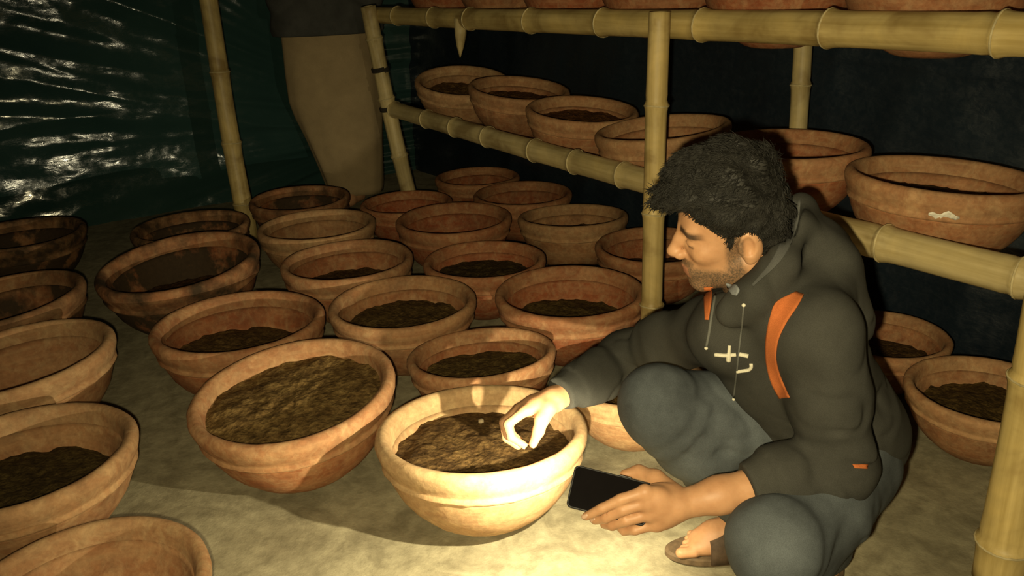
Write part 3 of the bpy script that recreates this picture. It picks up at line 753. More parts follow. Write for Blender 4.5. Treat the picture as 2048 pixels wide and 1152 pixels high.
# --- feet
def foot(an, toe_dir, side):
    f = unit(np.array([toe_dir[0], toe_dir[1], 0])); l = np.array([-f[1], f[0], 0]) * side
    z = np.array([0, 0, 1.0]); g = np.array([an[0], an[1], 0])
    B.chain([an, g + f * 0.03 + z * 0.070, g + f * 0.10 + z * 0.045, g + f * 0.128 + z * 0.038], [0.036, 0.036, 0.031, 0.022], 0.02)
    B.ell(g - f * 0.035 + z * 0.048, np.eye(3), (0.033, 0.033, 0.034), 0.02)
    B.ell(g + f * 0.102 + z * 0.036, (f, l, z), (0.050, 0.042, 0.020), 0.012)
    B.cone(g + f * 0.06 + z * 0.045, g + f * 0.146 + l * 0.024 + z * 0.032, 0.030, 0.015, 0.014)
    for i in range(5):
        b0 = g + f * (0.148 - 0.007 * i * (i > 0)) + l * (0.030 - 0.0155 * i) + z * 0.030
        B.chain([b0, b0 + f * (0.030 - 0.002 * i) - z * 0.001], [0.0120 if i == 0 else 0.0090, 0.0118 if i == 0 else 0.0082], 0.003)
    return g, f, l
gR, fR_, lR = foot(ankR, (-1, -0.02), 1)
gL, fL_, lL = foot(ankL, (-0.62, -0.78), -1)
Vb, Qb = B.mesh(); Vb = relax(Vb, Qb, 1, 0.4)
P0 = np.array((0.56, 1.42, 0.0))
body = child('body', Vb, Qb, M['skin'])
# beard shadow, lips and brows as skin pigment
loc = Vb - headC; hx, hy, hz = loc @ fwd, loc @ hlf, loc @ hup; ay = np.abs(hy)
nearh = (np.linalg.norm(loc, axis=1) < 0.19)
def sm(x, a, b): t = np.clip((x - a) / (b - a), 0, 1); return t * t * (3 - 2 * t)
jaw = sm(-hz, 0.030, 0.062) * sm(hx, -0.012, 0.008) * (1 - 0.75 * sm(-hz, 0.118, 0.135))
cheek = sm(-hz, 0.046, 0.072); jaw = jaw * np.maximum(cheek, sm(0.045 - hx, 0.0, 0.03))
tash = sm(hx, 0.070, 0.082) * sm(0.036 - ay, 0, 0.010) * sm(-hz, 0.044, 0.050) * sm(hz + 0.066, 0, 0.005)
side = sm(hx, -0.004, 0.006) * sm(0.034 - hx, 0, 0.012) * sm(0.03 - hz, 0, 0.02) * sm(ay, 0.045, 0.058)
beard = np.clip(np.maximum(np.maximum(1.25 * jaw, 0.9 * tash), 0.9 * side), 0, 1) * nearh
lips = sm(hx, 0.084, 0.090) * sm(0.024 - ay, 0, 0.006) * (sm(-hz, 0.060, 0.064) * sm(hz + 0.086, 0, 0.004)) * nearh
beard = beard * (1 - lips)
brow = sm(hx, 0.045, 0.060) * sm(ay, 0.010, 0.016) * sm(0.056 - ay, 0, 0.008) * sm(0.0085 - np.abs(hz - 0.021 + 0.25 * np.maximum(ay - 0.035, 0)), 0, 0.004) * nearh
lash = sm(hx, 0.060, 0.070) * sm(0.016 - np.abs(ay - 0.031), 0, 0.004) * sm(0.0028 - np.abs(hz + 0.0065), 0, 0.0018) * nearh
nost = sm(hx, 0.094, 0.098) * sm(0.0045 - np.abs(ay - 0.0085), 0, 0.003) * sm(-hz, 0.0425, 0.0455) * sm(hz + 0.055, 0, 0.004) * nearh
dark = np.clip(np.maximum(np.maximum(0.9 * brow, 0.9 * lash), 0.8 * nost), 0, 1)
ca = body.data.color_attributes.new('beard', 'FLOAT_COLOR', 'POINT')
ca.data.foreach_set('color', np.stack([beard, 0.6 * lips, dark, np.ones(len(Vb))], 1).astype(np.float32).ravel())
# finger nails that show
def nail(tip, prev, up, name='finger_nail', w=0.0052):
    d = unit(np.array(tip) - np.array(prev)); up = unit(np.array(up) - d * (np.array(up) @ d)); s_ = np.cross(d, up)
    c = np.array(tip) + up * 0.0062 - d * 0.001 - P0; V, Fc = [], []
    for i in range(6):
        for j in range(6):
            a, b_ = (i / 5 - 0.5) * 2, (j / 5 - 0.5) * 2
            V.append(c + d * a * 0.0065 * (1 - 0.12 * b_ * b_) + s_ * b_ * w * (1 - 0.1 * a * a) + up * (0.0018 - 0.0032 * b_ * b_))
    Fc = [(i * 6 + j, i * 6 + j + 1, i * 6 + j + 7, i * 6 + j + 6) for i in range(5) for j in range(5)]
    o = obj(name, mesh_from(name, V, Fc, M['nail']), person); md = o.modifiers.new('thick', 'SOLIDIFY'); md.thickness = 0.0008
for f_ in fin[:2]: nail(f_[3], f_[2], -CF + CU * 0.6)
nail(finr[0][3], finr[0][2], -CR - CU * 0.5 - CF * 0.3); nail(thr[3], thr[2], CR * 0.5 - CF)

# --- hair: thick, tousled, swept forward and up over the brow
Hf = Field(headC - 0.24, headC + 0.26, 0.0032)
Hf.ell(hd(0.006, 0, 0.064), HA, (0.096, 0.088, 0.088), 0.02)
Hf.ell(hd(0.030, 0.0, 0.118), HA, (0.082, 0.066, 0.038), 0.03)
Hf.ell(hd(0.088, 0.005, 0.094), HA, (0.038, 0.046, 0.024), 0.02)
Hf.ell(hd(0.112, 0.006, 0.084), HA, (0.018, 0.034, 0.015), 0.012)
Hf.ell(hd(-0.040, 0, 0.010), HA, (0.054, 0.073, 0.058), 0.03)
Hf.ell(hd(-0.046, 0, -0.030), HA, (0.038, 0.056, 0.030), 0.02)
# the face, ear and nape openings
Hf.ell(hd(0.104, 0, -0.022), HA, (0.070, 0.120, 0.100), 0.010, sub=True)
for s in (-1, 1):
    Hf.ell(hd(0.082, s * 0.098, -0.028), HA, (0.056, 0.085, 0.098), 0.010, sub=True)
    Hf.ell(hd(-0.008, s * 0.110, -0.022), HA, (0.032, 0.056, 0.058), 0.008, sub=True)
    Hf.ell(hd(-0.045, s * 0.105, -0.060), HA, (0.045, 0.055, 0.044), 0.008, sub=True)
    Hf.cone(hd(0.018, s * 0.066, 0.045), hd(0.020, s * 0.064, 0.000), 0.011, 0.005, 0.008)
tuft = [(hd(0.07, 0.02, 0.105), hd(0.136, 0.014, 0.086), 0.02), (hd(0.07, -0.02, 0.11), hd(0.132, -0.015, 0.090), 0.018), (hd(0.04, 0.04, 0.12), hd(0.105, 0.046, 0.100), 0.02),
        (hd(0.02, 0.0, 0.14), hd(0.085, 0.0, 0.140), 0.018), (hd(-0.04, 0.03, 0.13), hd(0.02, 0.05, 0.145), 0.02), (hd(-0.06, 0, 0.12), hd(-0.01, 0.0, 0.160), 0.018),
        (hd(0.02, 0.05, 0.10), hd(0.066, 0.062, 0.090), 0.016), (hd(-0.04, 0.06, 0.08), hd(0.0, 0.084, 0.072), 0.016), (hd(-0.05, 0.04, 0.05), hd(-0.066, 0.066, 0.03), 0.014), (hd(-0.06, 0.0, 0.07), hd(-0.088, 0.02, 0.03), 0.014)]
for a_, b_, r_ in tuft: Hf.cone(a_, b_, r_, 0.006, 0.012)
def hair_noise(P):
    q = (P - headC); u1, v1, w1 = q @ fwd, q @ hlf, q @ hup
    ph = 1.8 * np.sin(u1 * 22 + 1) + 1.5 * np.sin(w1 * 26)
    return 0.0016 * np.sin(v1 * 190 + w1 * 110 + ph * 2) + 0.0015 * np.sin(v1 * 95 - w1 * 150 + u1 * 60 + ph) + 0.0018 * np.sin(u1 * 70 + v1 * 50 + ph * 1.5)
Hf.displace(hair_noise)
Vh, Qh = Hf.mesh()
NH = normals(Vh, Qh)
# loose strands over the mass
SV, SQ = [], []
pick = RNG.choice(len(Vh), min(len(Vh), 11000), replace=False); base_n = len(Vh)
flow_s = RNG.normal(size=(len(pick), 3))
for q_, i in enumerate(pick):
    p, n_ = Vh[i], NH[i]; l_ = p - headC; z_, x_ = l_ @ hup, l_ @ fwd
    fl_ = fwd * (0.9 if z_ > 0.05 else 0.25) - hup * (0.9 if z_ < 0.08 else 0.15) + flow_s[q_] * 0.45
    fl_ = unit(fl_ - n_ * (fl_ @ n_)); sd = np.cross(fl_, n_); L_ = RNG.uniform(0.012, 0.026)
    if z_ < 0.075 and abs(l_ @ hlf) > 0.045 and x_ > -0.05: L_ *= 0.45
    w_ = 0.0011; pts = [p - n_ * 0.002, p + n_ * 0.0022 + fl_ * L_ * 0.5, p + n_ * RNG.uniform(0.000, 0.004) + fl_ * L_]
    b0 = base_n + len(SV)
    for pp, ww in zip(pts, (w_, w_ * 0.8, w_ * 0.2)): SV += [pp - sd * ww, pp + sd * ww, pp + n_ * ww]
    for a in (0, 3):
        for k in range(3): k2 = (k + 1) % 3; SQ.append((b0 + a + k, b0 + a + k2, b0 + a + 3 + k2, b0 + a + 3 + k))
hair = child('hair', np.concatenate([Vh, np.array(SV)]), np.concatenate([Qh, np.array(SQ)]), M['hair'], label='thick tousled black hair')

# --- jeans
J = Field((0.10, 0.92, -0.01), (1.0, 1.86, 0.6), 0.0045)
for hip, kn_, an in ((hipL, kneeL, ankL), (hipR, kneeR, ankR)):
    J.chain([hip, lerp(hip, kn_, 0.5), kn_], [0.096, 0.096, 0.073], 0.03)
    J.chain([kn_, lerp(kn_, an, 0.3), lerp(kn_, an, 0.86)], [0.073, 0.074, 0.060], 0.025, cut_b=True)
J.ell(pelvis + np.array([0.012, 0.0, 0.0]), TA, (0.140, 0.090, 0.100), 0.05)
J.ell(pelvis + tt * 0.08, TA, (0.15, 0.10, 0.12), 0.04)
J.cone(kneeL + np.array([0.0, 0, 0.012]), lerp(kneeL, ankL, 0.12), 0.072, 0.07, 0.02); J.cone(kneeR + np.array([0.0, 0, 0.008]), lerp(kneeR, ankR, 0.12), 0.071, 0.07, 0.02)
def jean_folds(P):
    f = folds(P, FS, 0.0016) + creases(P, 0.0050, 3.0)
    for k_, hp, an in ((kneeL, hipL, ankL), (kneeR, hipR, ankR)):
        back = lerp(lerp(hp, k_, 0.85), lerp(an, k_, 0.75), 0.5) + unit(lerp(hp, an, 0.5) - k_) * 0.05
        d = np.linalg.norm(P - back, axis=1); f += 0.005 * np.exp(-(d / 0.11) ** 2) * np.sin(d * 190)
    return f
J.displace(jean_folds)
J.plane_cut((0, 0, 0.035), (0, 0, -1))
Vj, Qj = J.mesh(); Vj = relax(Vj, Qj, 1, 0.4)
jeans = child('jeans', Vj, Qj, M['denim'], label='faded dark blue jeans')

# --- hoodie
K = Field((0.02, 0.95, 0.05), (1.02, 1.92, 1.0), 0.0042)
cutL = lerp(elL, wrL, 0.60); cutR = lerp(elR, wrR, 0.955)
K.ell(chestC - tt * 0.085 - tn * 0.012, TA, (0.150, 0.160, 0.112), 0.05)
K.ell(lerp(pelvis, chestC, 0.50) - tn * 0.028, TA, (0.158, 0.165, 0.125), 0.05)
K.ell(lerp(pelvis, chestC, 0.20) - tn * 0.035, TA, (0.165, 0.135, 0.132), 0.05)
K.ell(pelvis - tn * 0.045 + tt * 0.005, TA, (0.165, 0.095, 0.122), 0.04)
K.cone(shR, shL, 0.062, 0.066, 0.05)
K.chain([shL - tt * 0.01, lerp(shL, elL, 0.5), elL, lerp(elL, wrL, 0.35), cutL], [0.074, 0.066, 0.060, 0.057, 0.049], 0.03, cut_b=True)
K.chain([shR - tt * 0.01, lerp(shR, elR, 0.5), elR, lerp(elR, wrR, 0.5), cutR], [0.072, 0.064, 0.058, 0.052, 0.042], 0.03, cut_b=True)
# hood: a thick roll of cloth round the neck, its bag hanging behind
ring = [at(1462, 628, 1.44), at(1512, 592, 1.405), at(1562, 530, 1.415), at(1592, 455, 1.455), at(1600, 415, 1.52), at(1570, 440, 1.60), at(1510, 520, 1.63), at(1452, 600, 1.60)]
K.chain(ring, [0.026, 0.030, 0.030, 0.026, 0.024, 0.026, 0.028, 0.028], 0.02)
K.ell(at(1632, 500, 1.52), (unit(CR * 0.72 - CU * 0.7), unit(CR * 0.7 + CU * 0.72), CF), (0.085, 0.046, 0.085), 0.03)
K.cone(at(1650, 470, 1.50), at(1672, 486, 1.53), 0.026, 0.026, 0.02)
K.cone(at(1640, 560, 1.50), at(1665, 640, 1.53), 0.066, 0.075, 0.05)
K.cone(at(1540, 600, 1.44), at(1620, 610, 1.47), 0.05, 0.06, 0.04)
K.ell(at(1446, 668, 1.545), (CR, CU, CF), (0.062, 0.075, 0.085), 0.03)
# neck opening
K.cone(lerp(neckB, hd(-0.03, 0, -0.06), 0.2), hd(-0.035, 0, 0.03), 0.064, 0.083, 0.012, sub=True)
K.ell(at(1556, 470, 1.50), (unit(CR * 0.4 + CU), unit(CR - CU * 0.4), CF), (0.07, 0.034, 0.06), 0.012, sub=True)
def hood_folds(P):
    f = folds(P, FS, 0.0026) + creases(P, 0.0060, 1.0)
    for a_, fr in ((elL, 150), (elR, 150), (lerp(pelvis, chestC, 0.12) + tn * 0.08, 130)):
        d = np.linalg.norm(P - a_, axis=1); f += 0.0038 * np.exp(-(d / 0.10) ** 2) * np.sin(d * fr + 4 * (P @ tt))
    # ribbed cuffs and waistband
    for c_, e_ in ((cutL, elL), (cutR, elR)):
        ax = unit(c_ - e_); t_ = (P - c_) @ ax; d = np.linalg.norm(P - c_, axis=1); f += np.where((t_ > -0.042) & (d < 0.08), 0.0030, 0) + 0.006 * np.exp(-((t_ + 0.055) / 0.02) ** 2) * (d < 0.11) * -0.6
    return f
K.displace(hood_folds)
Vk, Qk = K.mesh(); Vk = relax(Vk, Qk, 1, 0.4)
hoodie = child('hoodie', Vk, Qk, M['hoodie'], label='dark grey hooded sweatshirt with orange panels')

# --- details of the sweatshirt, laid onto its surface
from mathutils.bvhtree import BVHTree
bvh = BVHTree.FromPolygons([tuple(v) for v in np.concatenate([Vk, Vb])], [tuple(int(i) for i in q) for q in Qk] + [tuple(int(i) + len(Vk) for i in q) for q in Qb])
def hit(x, y, off=0.0015):
    d = CF + CR * (x - 1024) / FPX - CU * (y - 576) / FPX
    p, n_, i, t = bvh.ray_cast(Vector(CO), Vector(d).normalized())
    if p is None: return None
    n_ = Vector(n_)
    if n_.dot(Vector(d)) > 0: n_ = -n_
    return np.array(p + n_ * off)
def spline(pts, n):
    pts = np.array(pts, float); t = np.concatenate([[0], np.cumsum(np.linalg.norm(np.diff(pts, axis=0), axis=1))]); t /= t[-1]
    q = np.linspace(0, 1, n); r = np.stack([np.interp(q, t, pts[:, i]) for i in range(2)], 1)
    for _ in range(3): r[1:-1] = 0.25 * r[:-2] + 0.5 * r[1:-1] + 0.25 * r[2:]
    return r
def panel(name, left, right, mat, label, nl=26, nc=8, thick=0.0022, off=0.0012):
    a, b = spline(left, nl), spline(right, nl); V = []
    for i in range(nl):
        for j in range(nc):
            x, y = a[i] * (1 - j / (nc - 1)) + b[i] * (j / (nc - 1)); p = hit(x, y, off)
            V.append((p if p is not None else V[-1] + P0) - P0)
    Fc = [(i * nc + j, i * nc + j + 1, (i + 1) * nc + j + 1, (i + 1) * nc + j) for i in range(nl - 1) for j in range(nc - 1)]
    me = mesh_from(name, V, Fc, mat); o = obj(name, me, hoodie); md = o.modifiers.new('thick', 'SOLIDIFY'); md.thickness = thick; md.offset = 0
    o['label'] = label; return o
panel('shoulder_panel', [(1592, 584), (1547, 602), (1538, 640), (1531, 690), (1533, 730), (1542, 768), (1560, 797)], [(1608, 590), (1597, 612), (1576, 640), (1556, 680), (1552, 720), (1562, 755), (1580, 795)], M['orange'], 'orange front panel near the sleeve')
panel('shoulder_panel', [(1408, 574), (1409, 600), (1411, 640)], [(1426, 574), (1424, 600), (1418, 640)], M['orange'], 'orange front panel on the far side', 14, 5)
panel('hem_tab', [(1704, 928), (1708, 936)], [(1735, 928), (1733, 938)], M['orange'], 'small orange tab at the hem', 5, 6)
panel('hood_lining', [(1570, 402), (1568, 450), (1560, 490), (1540, 528), (1504, 570)], [(1602, 400), (1598, 445), (1580, 495), (1556, 530), (1506, 573)], M['lining'], 'paler grey inside of the hood', 20, 8)
panel('shirt_collar', [(1452, 566), (1456, 578), (1466, 590)], [(1474, 570), (1482, 580), (1474, 591)], M['white_shirt'], 'pale shirt collar showing at the neck', 8, 6)
def stroke(name, pts, rad, mat, n=14, label=None, flat=0.0008):
    q = spline(pts, n); P = [hit(x, y, flat) for x, y in q]; P = [Vector(p - P0) for p in P if p is not None]
    v, f = tube(P, rad, 6); o = obj(name, mesh_from(name, v, f, mat), hoodie)
    if label: o['label'] = label
    return o
stroke('chest_emblem', [(1430, 709), (1450, 711), (1472, 709)], 0.0038, M['cream'], label='cream embroidered cross bar')
stroke('chest_emblem', [(1459, 691), (1458, 706), (1457, 722)], [0.0032] * 7 + [0.0048] * 7, M['cream'], label='cream embroidered upright')
stroke('chest_emblem', [(1478, 708), (1488, 710), (1497, 712)], 0.0042, M['cream'], label='cream embroidered short bar')
stroke('chest_emblem', [(1473, 743), (1488, 741), (1499, 740), (1504, 734), (1502, 727)], 0.0035, M['cream'], label='cream embroidered hook')
stroke('drawstring', [(1488, 612), (1484, 650), (1478, 700), (1473, 750), (1468, 795)], 0.0018, M['string'], 24, 'thin grey drawstring')
stroke('drawstring', [(1431, 590), (1424, 630), (1418, 670), (1413, 694)], 0.0026, M['string'], 18, 'thin grey drawstring on the far side')
for nm, x, y, r_ in (('eyelet', 1488, 610, 0.0036), ('string_tip', 1468, 798, 0.0034), ('string_tip', 1413, 696, 0.0036)):
    p = hit(x, y, 0.001)
    v, f = lathe([(0.0, 1), (0.5, 0.85), (0.9, 0.4), (1, 0), (0.9, -0.4), (0.5, -0.85), (0.0, -1)], 12)
    o = obj(nm, mesh_from(nm, [tuple(r_ * c for c in q) for q in v], f, M['cream']), hoodie, loc=tuple(p - P0)); o['label'] = 'small pale metal bead'
# --- sandals
def sandal(g, f, l, tag_):
    root_loc = g; V, Fc = [], []
    outline = []
    for k in range(40):
        a = 2 * math.pi * k / 40; t = math.cos(a); w_ = 0.049 * (1 + 0.10 * t) * (1 - 0.12 * math.exp(-((t + 0.15) / 0.35) ** 2))
        outline.append(g + f * (0.068 + 0.138 * t) + l * (w_ * math.sin(a)))
    zs = [(0.0, 0.97), (0.004, 1.0), (0.015, 1.0), (0.019, 0.95)]
    c = np.mean(outline, axis=0)
    for z_, s_ in zs:
        for p in outline: q = c + (p - c) * s_; V.append((q[0] - P0[0], q[1] - P0[1], z_))
    n = 40
    for i in range(3):
        for k in range(n): k2 = (k + 1) % n; Fc.append((i * n + k, i * n + k2, (i + 1) * n + k2, (i + 1) * n + k))
    Fc.append(tuple(range(n - 1, -1, -1))); Fc.append(tuple(3 * n + k for k in range(n)))
    so = obj('sandal', mesh_from('sandal', V, Fc, M['sole'], smooth=False), person); so['label'] = 'brown rubber sandal'
    # one broad band over the instep
    V, Fc, nb = [], [], 15
    for off_, hgt, wd in ((0.070, 0.074, 0.047), (0.085, 0.071, 0.049), (0.102, 0.064, 0.050), (0.116, 0.057, 0.050)):
        for k in range(nb):
            a = math.pi * k / (nb - 1); p = g + f * off_ + l * (wd * math.cos(a)) + np.array([0, 0, 0.008 + hgt * math.sin(a) ** 0.75]) - P0; V.append(tuple(p))
    Fc = [(i * nb + k, i * nb + k + 1, (i + 1) * nb + k + 1, (i + 1) * nb + k) for i in range(3) for k in range(nb - 1)]
    st_ = obj('strap', mesh_from('strap', V, Fc, M['strap']), so); md = st_.modifiers.new('thick', 'SOLIDIFY'); md.thickness = 0.004; md.offset = 0
sandal(gR, fR_, lR, 'r'); sandal(gL, fL_, lL, 'l')
tag(person, 'crouching person in a dark orange panelled hoodie and jeans reaching into a bowl', 'person')

# ------------------------------------------------------------------ the phone in the left hand
p0_, p1_ = at(1141, 971, 1.441), at(1302, 1020, 1.474)
pz = -unit(np.array([0.02, 0.745, -0.665]))                 # the screen looks back at the camera, the torch side down at the bowl
px = unit(p1_ - p0_); px = unit(px - pz * (px @ pz)); py = np.cross(pz, px)
pc = p0_ + px * 0.070
phone = empty('smartphone', pc)
phone.matrix_world = Matrix(((px[0], py[0], pz[0], pc[0]), (px[1], py[1], pz[1], pc[1]), (px[2], py[2], pz[2], pc[2]), (0, 0, 0, 1)))
def rounded_slab(name, L_, W_, r_, z0, z1, mat, parent, bev=0.0012):
    V, Fc, out = [], [], []
    for (cx, cy, a0) in ((1, 1, 0), (-1, 1, 90), (-1, -1, 180), (1, -1, 270)):
        for k in range(7):
            a = math.radians(a0 + 15 * k); out.append((cx * (L_ / 2 - r_) + r_ * math.cos(a), cy * (W_ / 2 - r_) + r_ * math.sin(a)))
    n = len(out); sx = 1 - 2 * bev / L_; sy = 1 - 2 * bev / W_
    for z_, s1, s2 in ((z0, sx, sy), (z0 + bev, 1, 1), (z1 - bev, 1, 1), (z1, sx, sy)):
        for x, y in out: V.append((x * s1, y * s2, z_))
    for i in range(3):
        for k in range(n): k2 = (k + 1) % n; Fc.append((i * n + k, i * n + k2, (i + 1) * n + k2, (i + 1) * n + k))
    Fc.append(tuple(range(n - 1, -1, -1))); Fc.append(tuple(3 * n + k for k in range(n)))
    return obj(name, mesh_from(name, V, Fc, mat, smooth=False), parent)
rounded_slab('phone_case', 0.140, 0.075, 0.009, -0.0045, 0.0038, M['phone_case'], phone)
rounded_slab('screen', 0.135, 0.070, 0.007, 0.0030, 0.0046, M['black_phone'], phone, 0.0005)
bt = rounded_slab('side_button', 0.022, 0.003, 0.0014, -0.0015, 0.0012, M['phone_metal'], phone, 0.0004); bt.location = (0.02, 0.0378, 0)
cl_ = rounded_slab('camera_bump', 0.022, 0.012, 0.005, -0.0056, -0.0040, M['lens_glass'], phone, 0.0005); cl_.location = (-0.052, 0.022, 0)
led = spot('phone_torch', (0, 0, 0), (0, 0, -1), 40.0, 132, 0.6, (1.0, 0.88, 0.56), 0.004); led.parent = phone; led.location = (-0.060, 0.020, -0.0085); led.rotation_euler = (math.radians(-14), math.radians(20), 0)
tag(phone, 'black smartphone held in the crouching person\'s lower hand', 'phone')

# ------------------------------------------------------------------ person standing in the dark beyond the bowls
SP = np.array(uw(4.40, 1.655)); SP[2] = 0
vx = unit(np.array([SP[1], -SP[0], 0])); vy = unit(np.array([SP[0], SP[1], 0])); up = np.array([0, 0, 1.0])   # across the view, away, up
stander = empty('person', SP)
def sp(x, y, z): return SP + vx * x + vy * y + up * z
def schild(name, V, Q, mat, label=None):
    o = obj(name, np_mesh(name, V - SP, Q, mat), stander)
    if label: o['label'] = label
    return o
G = Field(SP + np.array([-0.45, -0.45, -0.01]), SP + np.array([0.45, 0.45, 1.80]), 0.0065)
fw2 = unit(-vy * 0.8 - vx * 0.6); hl2 = np.cross(up, fw2)
hc = sp(0, 0, 1.57)
def hd2(x, y, z): return hc + fw2 * x + hl2 * y + up * z
add_head(G, hd2, (fw2, hl2, up))
G.chain([sp(0, 0, 1.40), hd2(-0.02, 0, -0.04)], [0.058, 0.054], 0.02)
G.ell(sp(0, 0, 1.22), (vx, vy, up), (0.165, 0.10, 0.19), 0.04); G.ell(sp(0, 0, 0.98), (vx, vy, up), (0.15, 0.10, 0.16), 0.04)
SA = []
for s in (-1, 1):
    G.chain([sp(s * 0.08, 0, 0.90), sp(s * 0.075, 0, 0.50), sp(s * 0.07, 0.0, 0.09)], [0.085, 0.055, 0.038], 0.03)
    G.chain([sp(s * 0.07, 0.02, 0.05), sp(s * 0.07, 0, 0.05) + fw2 * 0.10, sp(s * 0.07, 0, 0.035) + fw2 * 0.17], [0.036, 0.034, 0.028], 0.02)
    sh_, el_, wr_ = sp(s * 0.18, 0, 1.36), sp(s * 0.235, -0.03, 1.13), sp(s * 0.10, -0.16, 1.27)
    SA.append((sh_, el_, wr_)); G.chain([sh_, el_, wr_], [0.048, 0.038, 0.027], 0.02)
    ha = unit(wr_ - el_)
    for k in range(4): G.chain([wr_, wr_ + ha * 0.08 + up * (0.024 - 0.016 * k), wr_ + ha * 0.12 + up * (0.022 - 0.015 * k) - vy * 0.01, wr_ + ha * 0.15 + up * (0.016 - 0.012 * k) - vy * -0.01], [0.022, 0.012, 0.0095, 0.008], 0.008)
    G.chain([wr_ + ha * 0.02, wr_ + ha * 0.06 + up * 0.045, wr_ + ha * 0.09 + up * 0.05], [0.018, 0.012, 0.009], 0.008)
Vg, Qg = G.mesh(); b2 = schild('body', Vg, Qg, M['skin'])
ca = b2.data.color_attributes.new('beard', 'FLOAT_COLOR', 'POINT'); ca.data.foreach_set('color', np.tile(np.array([0, 0, 0, 1], np.float32), len(Vg)))
Hg = Field(hc - 0.16, hc + 0.18, 0.006)
Hg.ell(hd2(-0.014, 0, 0.055), (fw2, hl2, up), (0.110, 0.086, 0.092), 0.01); Hg.ell(hd2(0.10, 0, -0.025), (fw2, hl2, up), (0.072, 0.12, 0.09), 0.01, sub=True)
Hg.plane_cut(hd2(0, 0, -0.03), (0, 0, -1))
Vq, Qq = Hg.mesh(); schild('hair', Vq, Qq, M['hair'])
# loose beige trousers, full at the hip and narrow at the ankle
V, Fc, n = [], [], 56
prof = [(0.07, 0.150, 0.10, 0.055), (0.10, 0.158, 0.105, 0.053), (0.25, 0.185, 0.115, 0.040), (0.40, 0.215, 0.125, 0.022), (0.52, 0.240, 0.135, 0.006), (0.60, 0.252, 0.14, 0.0), (0.75, 0.254, 0.145, -0.002), (0.92, 0.250, 0.14, -0.004), (1.0, 0.25, 0.13, -0.004)]
zz = np.linspace(0.07, 1.0, 34)
for z_ in zz:
    a_, b_, c_ = [np.interp(z_, [p[0] for p in prof], [p[i] for p in prof]) for i in (1, 2, 3)]
    for k in range(n):
        t = 2 * math.pi * k / n
        w_ = 1 + 0.016 * math.sin(7 * t + 2 * z_) * (1.2 - z_) + 0.012 * math.sin(11 * t - 5 * z_) + 0.02 * mnoise.noise((math.cos(t) * 2, math.sin(t) * 2, z_ * 4))
        pinch = 1 - 0.22 * math.exp(-(math.cos(t) / 0.25) ** 2) * max(0, 0.9 - z_)
        V.append((*(vx * (c_ + a_ * w_ * math.cos(t)) + vy * (b_ * w_ * pinch * math.sin(t)))[:2], z_))
m_ = len(zz)
for i in range(m_ - 1):
    for k in range(n): k2 = (k + 1) % n; Fc.append((i * n + k, i * n + k2, (i + 1) * n + k2, (i + 1) * n + k))
Fc.append(tuple(range(n - 1, -1, -1))); Fc.append(tuple((m_ - 1) * n + k for k in range(n)))
tr = obj('loose_trousers', mesh_from('loose_trousers', V, Fc, M['beige']), stander); tr['label'] = 'loose beige trousers narrowing to the ankles'
Kj = Field(SP + np.array([-0.5, -0.5, 0.85]), SP + np.array([0.5, 0.5, 1.55]), 0.007)
Kj.ell(sp(0, 0, 1.24), (vx, vy, up), (0.215, 0.145, 0.21), 0.05); Kj.ell(sp(0, 0, 1.0), (vx, vy, up), (0.300, 0.170, 0.22), 0.06)
for (sh_, el_, wr_) in SA: Kj.chain([sh_, el_, lerp(el_, wr_, 0.9)], [0.072, 0.062, 0.045], 0.03)
Kj.cone(sp(0, 0, 1.36), sp(0, 0, 1.46), 0.055, 0.095, 0.01, sub=True)
Kj.displace(lambda P: folds(P, FS, 0.003)); Kj.plane_cut(sp(0, 0, 0.95), (0, 0, -1))
Vq, Qq = Kj.mesh(); schild('jacket', Vq, Qq, M['jacket'], 'dark grey jacket')
tag(stander, 'person standing in the dark beyond the bowls, beige trousers and dark grey jacket', 'person')

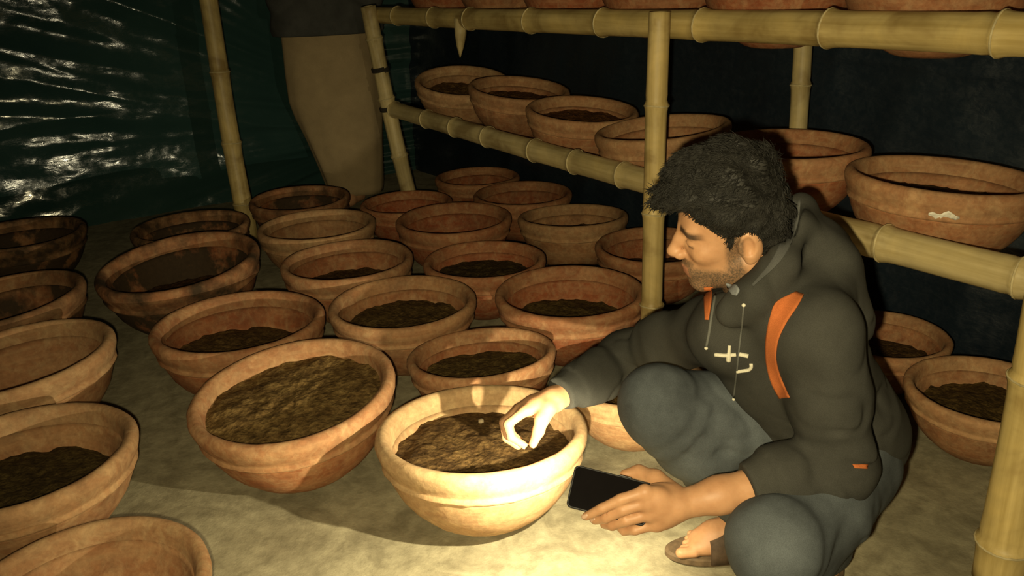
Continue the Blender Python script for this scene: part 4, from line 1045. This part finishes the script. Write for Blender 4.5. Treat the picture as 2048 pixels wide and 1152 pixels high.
# ------------------------------------------------------------------ small things
def blob(name, loc, r, mat, seed, flat=0.5):
    v, f = lathe([(max(0.0, math.sin(math.pi * i / 7)), -math.cos(math.pi * i / 7)) for i in range(8)], 12)
    V = []
    for q in v:
        p = Vector(q); k = 1 + 0.35 * mnoise.noise(p * 1.6 + Vector((seed, 0, 0)))
        V.append((p.x * r * k, p.y * r * k * 0.8, p.z * r * k * flat))
    return obj(name, mesh_from(name, V, f, mat), None, loc=loc)
fz = 0.205
tag(blob('pale_clod', tuple(atz(962, 842, 0.207)), 0.008, M['pebble'], 3, 0.7), 'small pale lump lying on the soil beside the reaching hand', 'lump')
# white scrap stuck to the flank of the shelf bowl
wp = Vector(at(1888, 430, 1.0)); dirw = (wp - Vector(CO)).normalized()
bpy.context.view_layer.update()
sb = [c for c in s5.children if c.name.startswith('bowl_wall')][0]; inv = sb.matrix_world.inverted()
best = None
for c in s5.children:
    iv = c.matrix_world.inverted(); o_ = iv @ Vector(CO); d_ = (iv.to_3x3() @ dirw).normalized()
    ok, lo_, no_, _ = c.ray_cast(o_, d_)
    if ok:
        w_ = c.matrix_world @ lo_
        if best is None or (w_ - Vector(CO)).length < best[0]: best = ((w_ - Vector(CO)).length, w_, (c.matrix_world.to_3x3() @ no_).normalized())
if best:
    _, w_, n_ = best; t1 = Vector((-n_.y, n_.x, 0)).normalized(); t2 = n_.cross(t1)
    V, Fc = [], []; ns = 9
    for i in range(ns):
        for j in range(5):
            a, b_ = i / (ns - 1) - 0.5, j / 4 - 0.5; wd = 0.022 * (1 - (2 * a) ** 2 * 0.75)
            p = w_ + t1 * a * 0.062 + t2 * (b_ * wd + 0.004 * math.sin(a * 9)) + n_ * (0.003 + 0.003 * math.sin(a * 14 + b_ * 7)); V.append(tuple(p))
    Fc = [(i * 5 + j, i * 5 + j + 1, (i + 1) * 5 + j + 1, (i + 1) * 5 + j) for i in range(ns - 1) for j in range(4)]
    o = obj('paper_scrap', mesh_from('paper_scrap', V, Fc, M['white_scrap'])); md = o.modifiers.new('thick', 'SOLIDIFY'); md.thickness = 0.001
    tag(o, 'small crumpled white scrap stuck to the side of a shelf bowl', 'scrap')
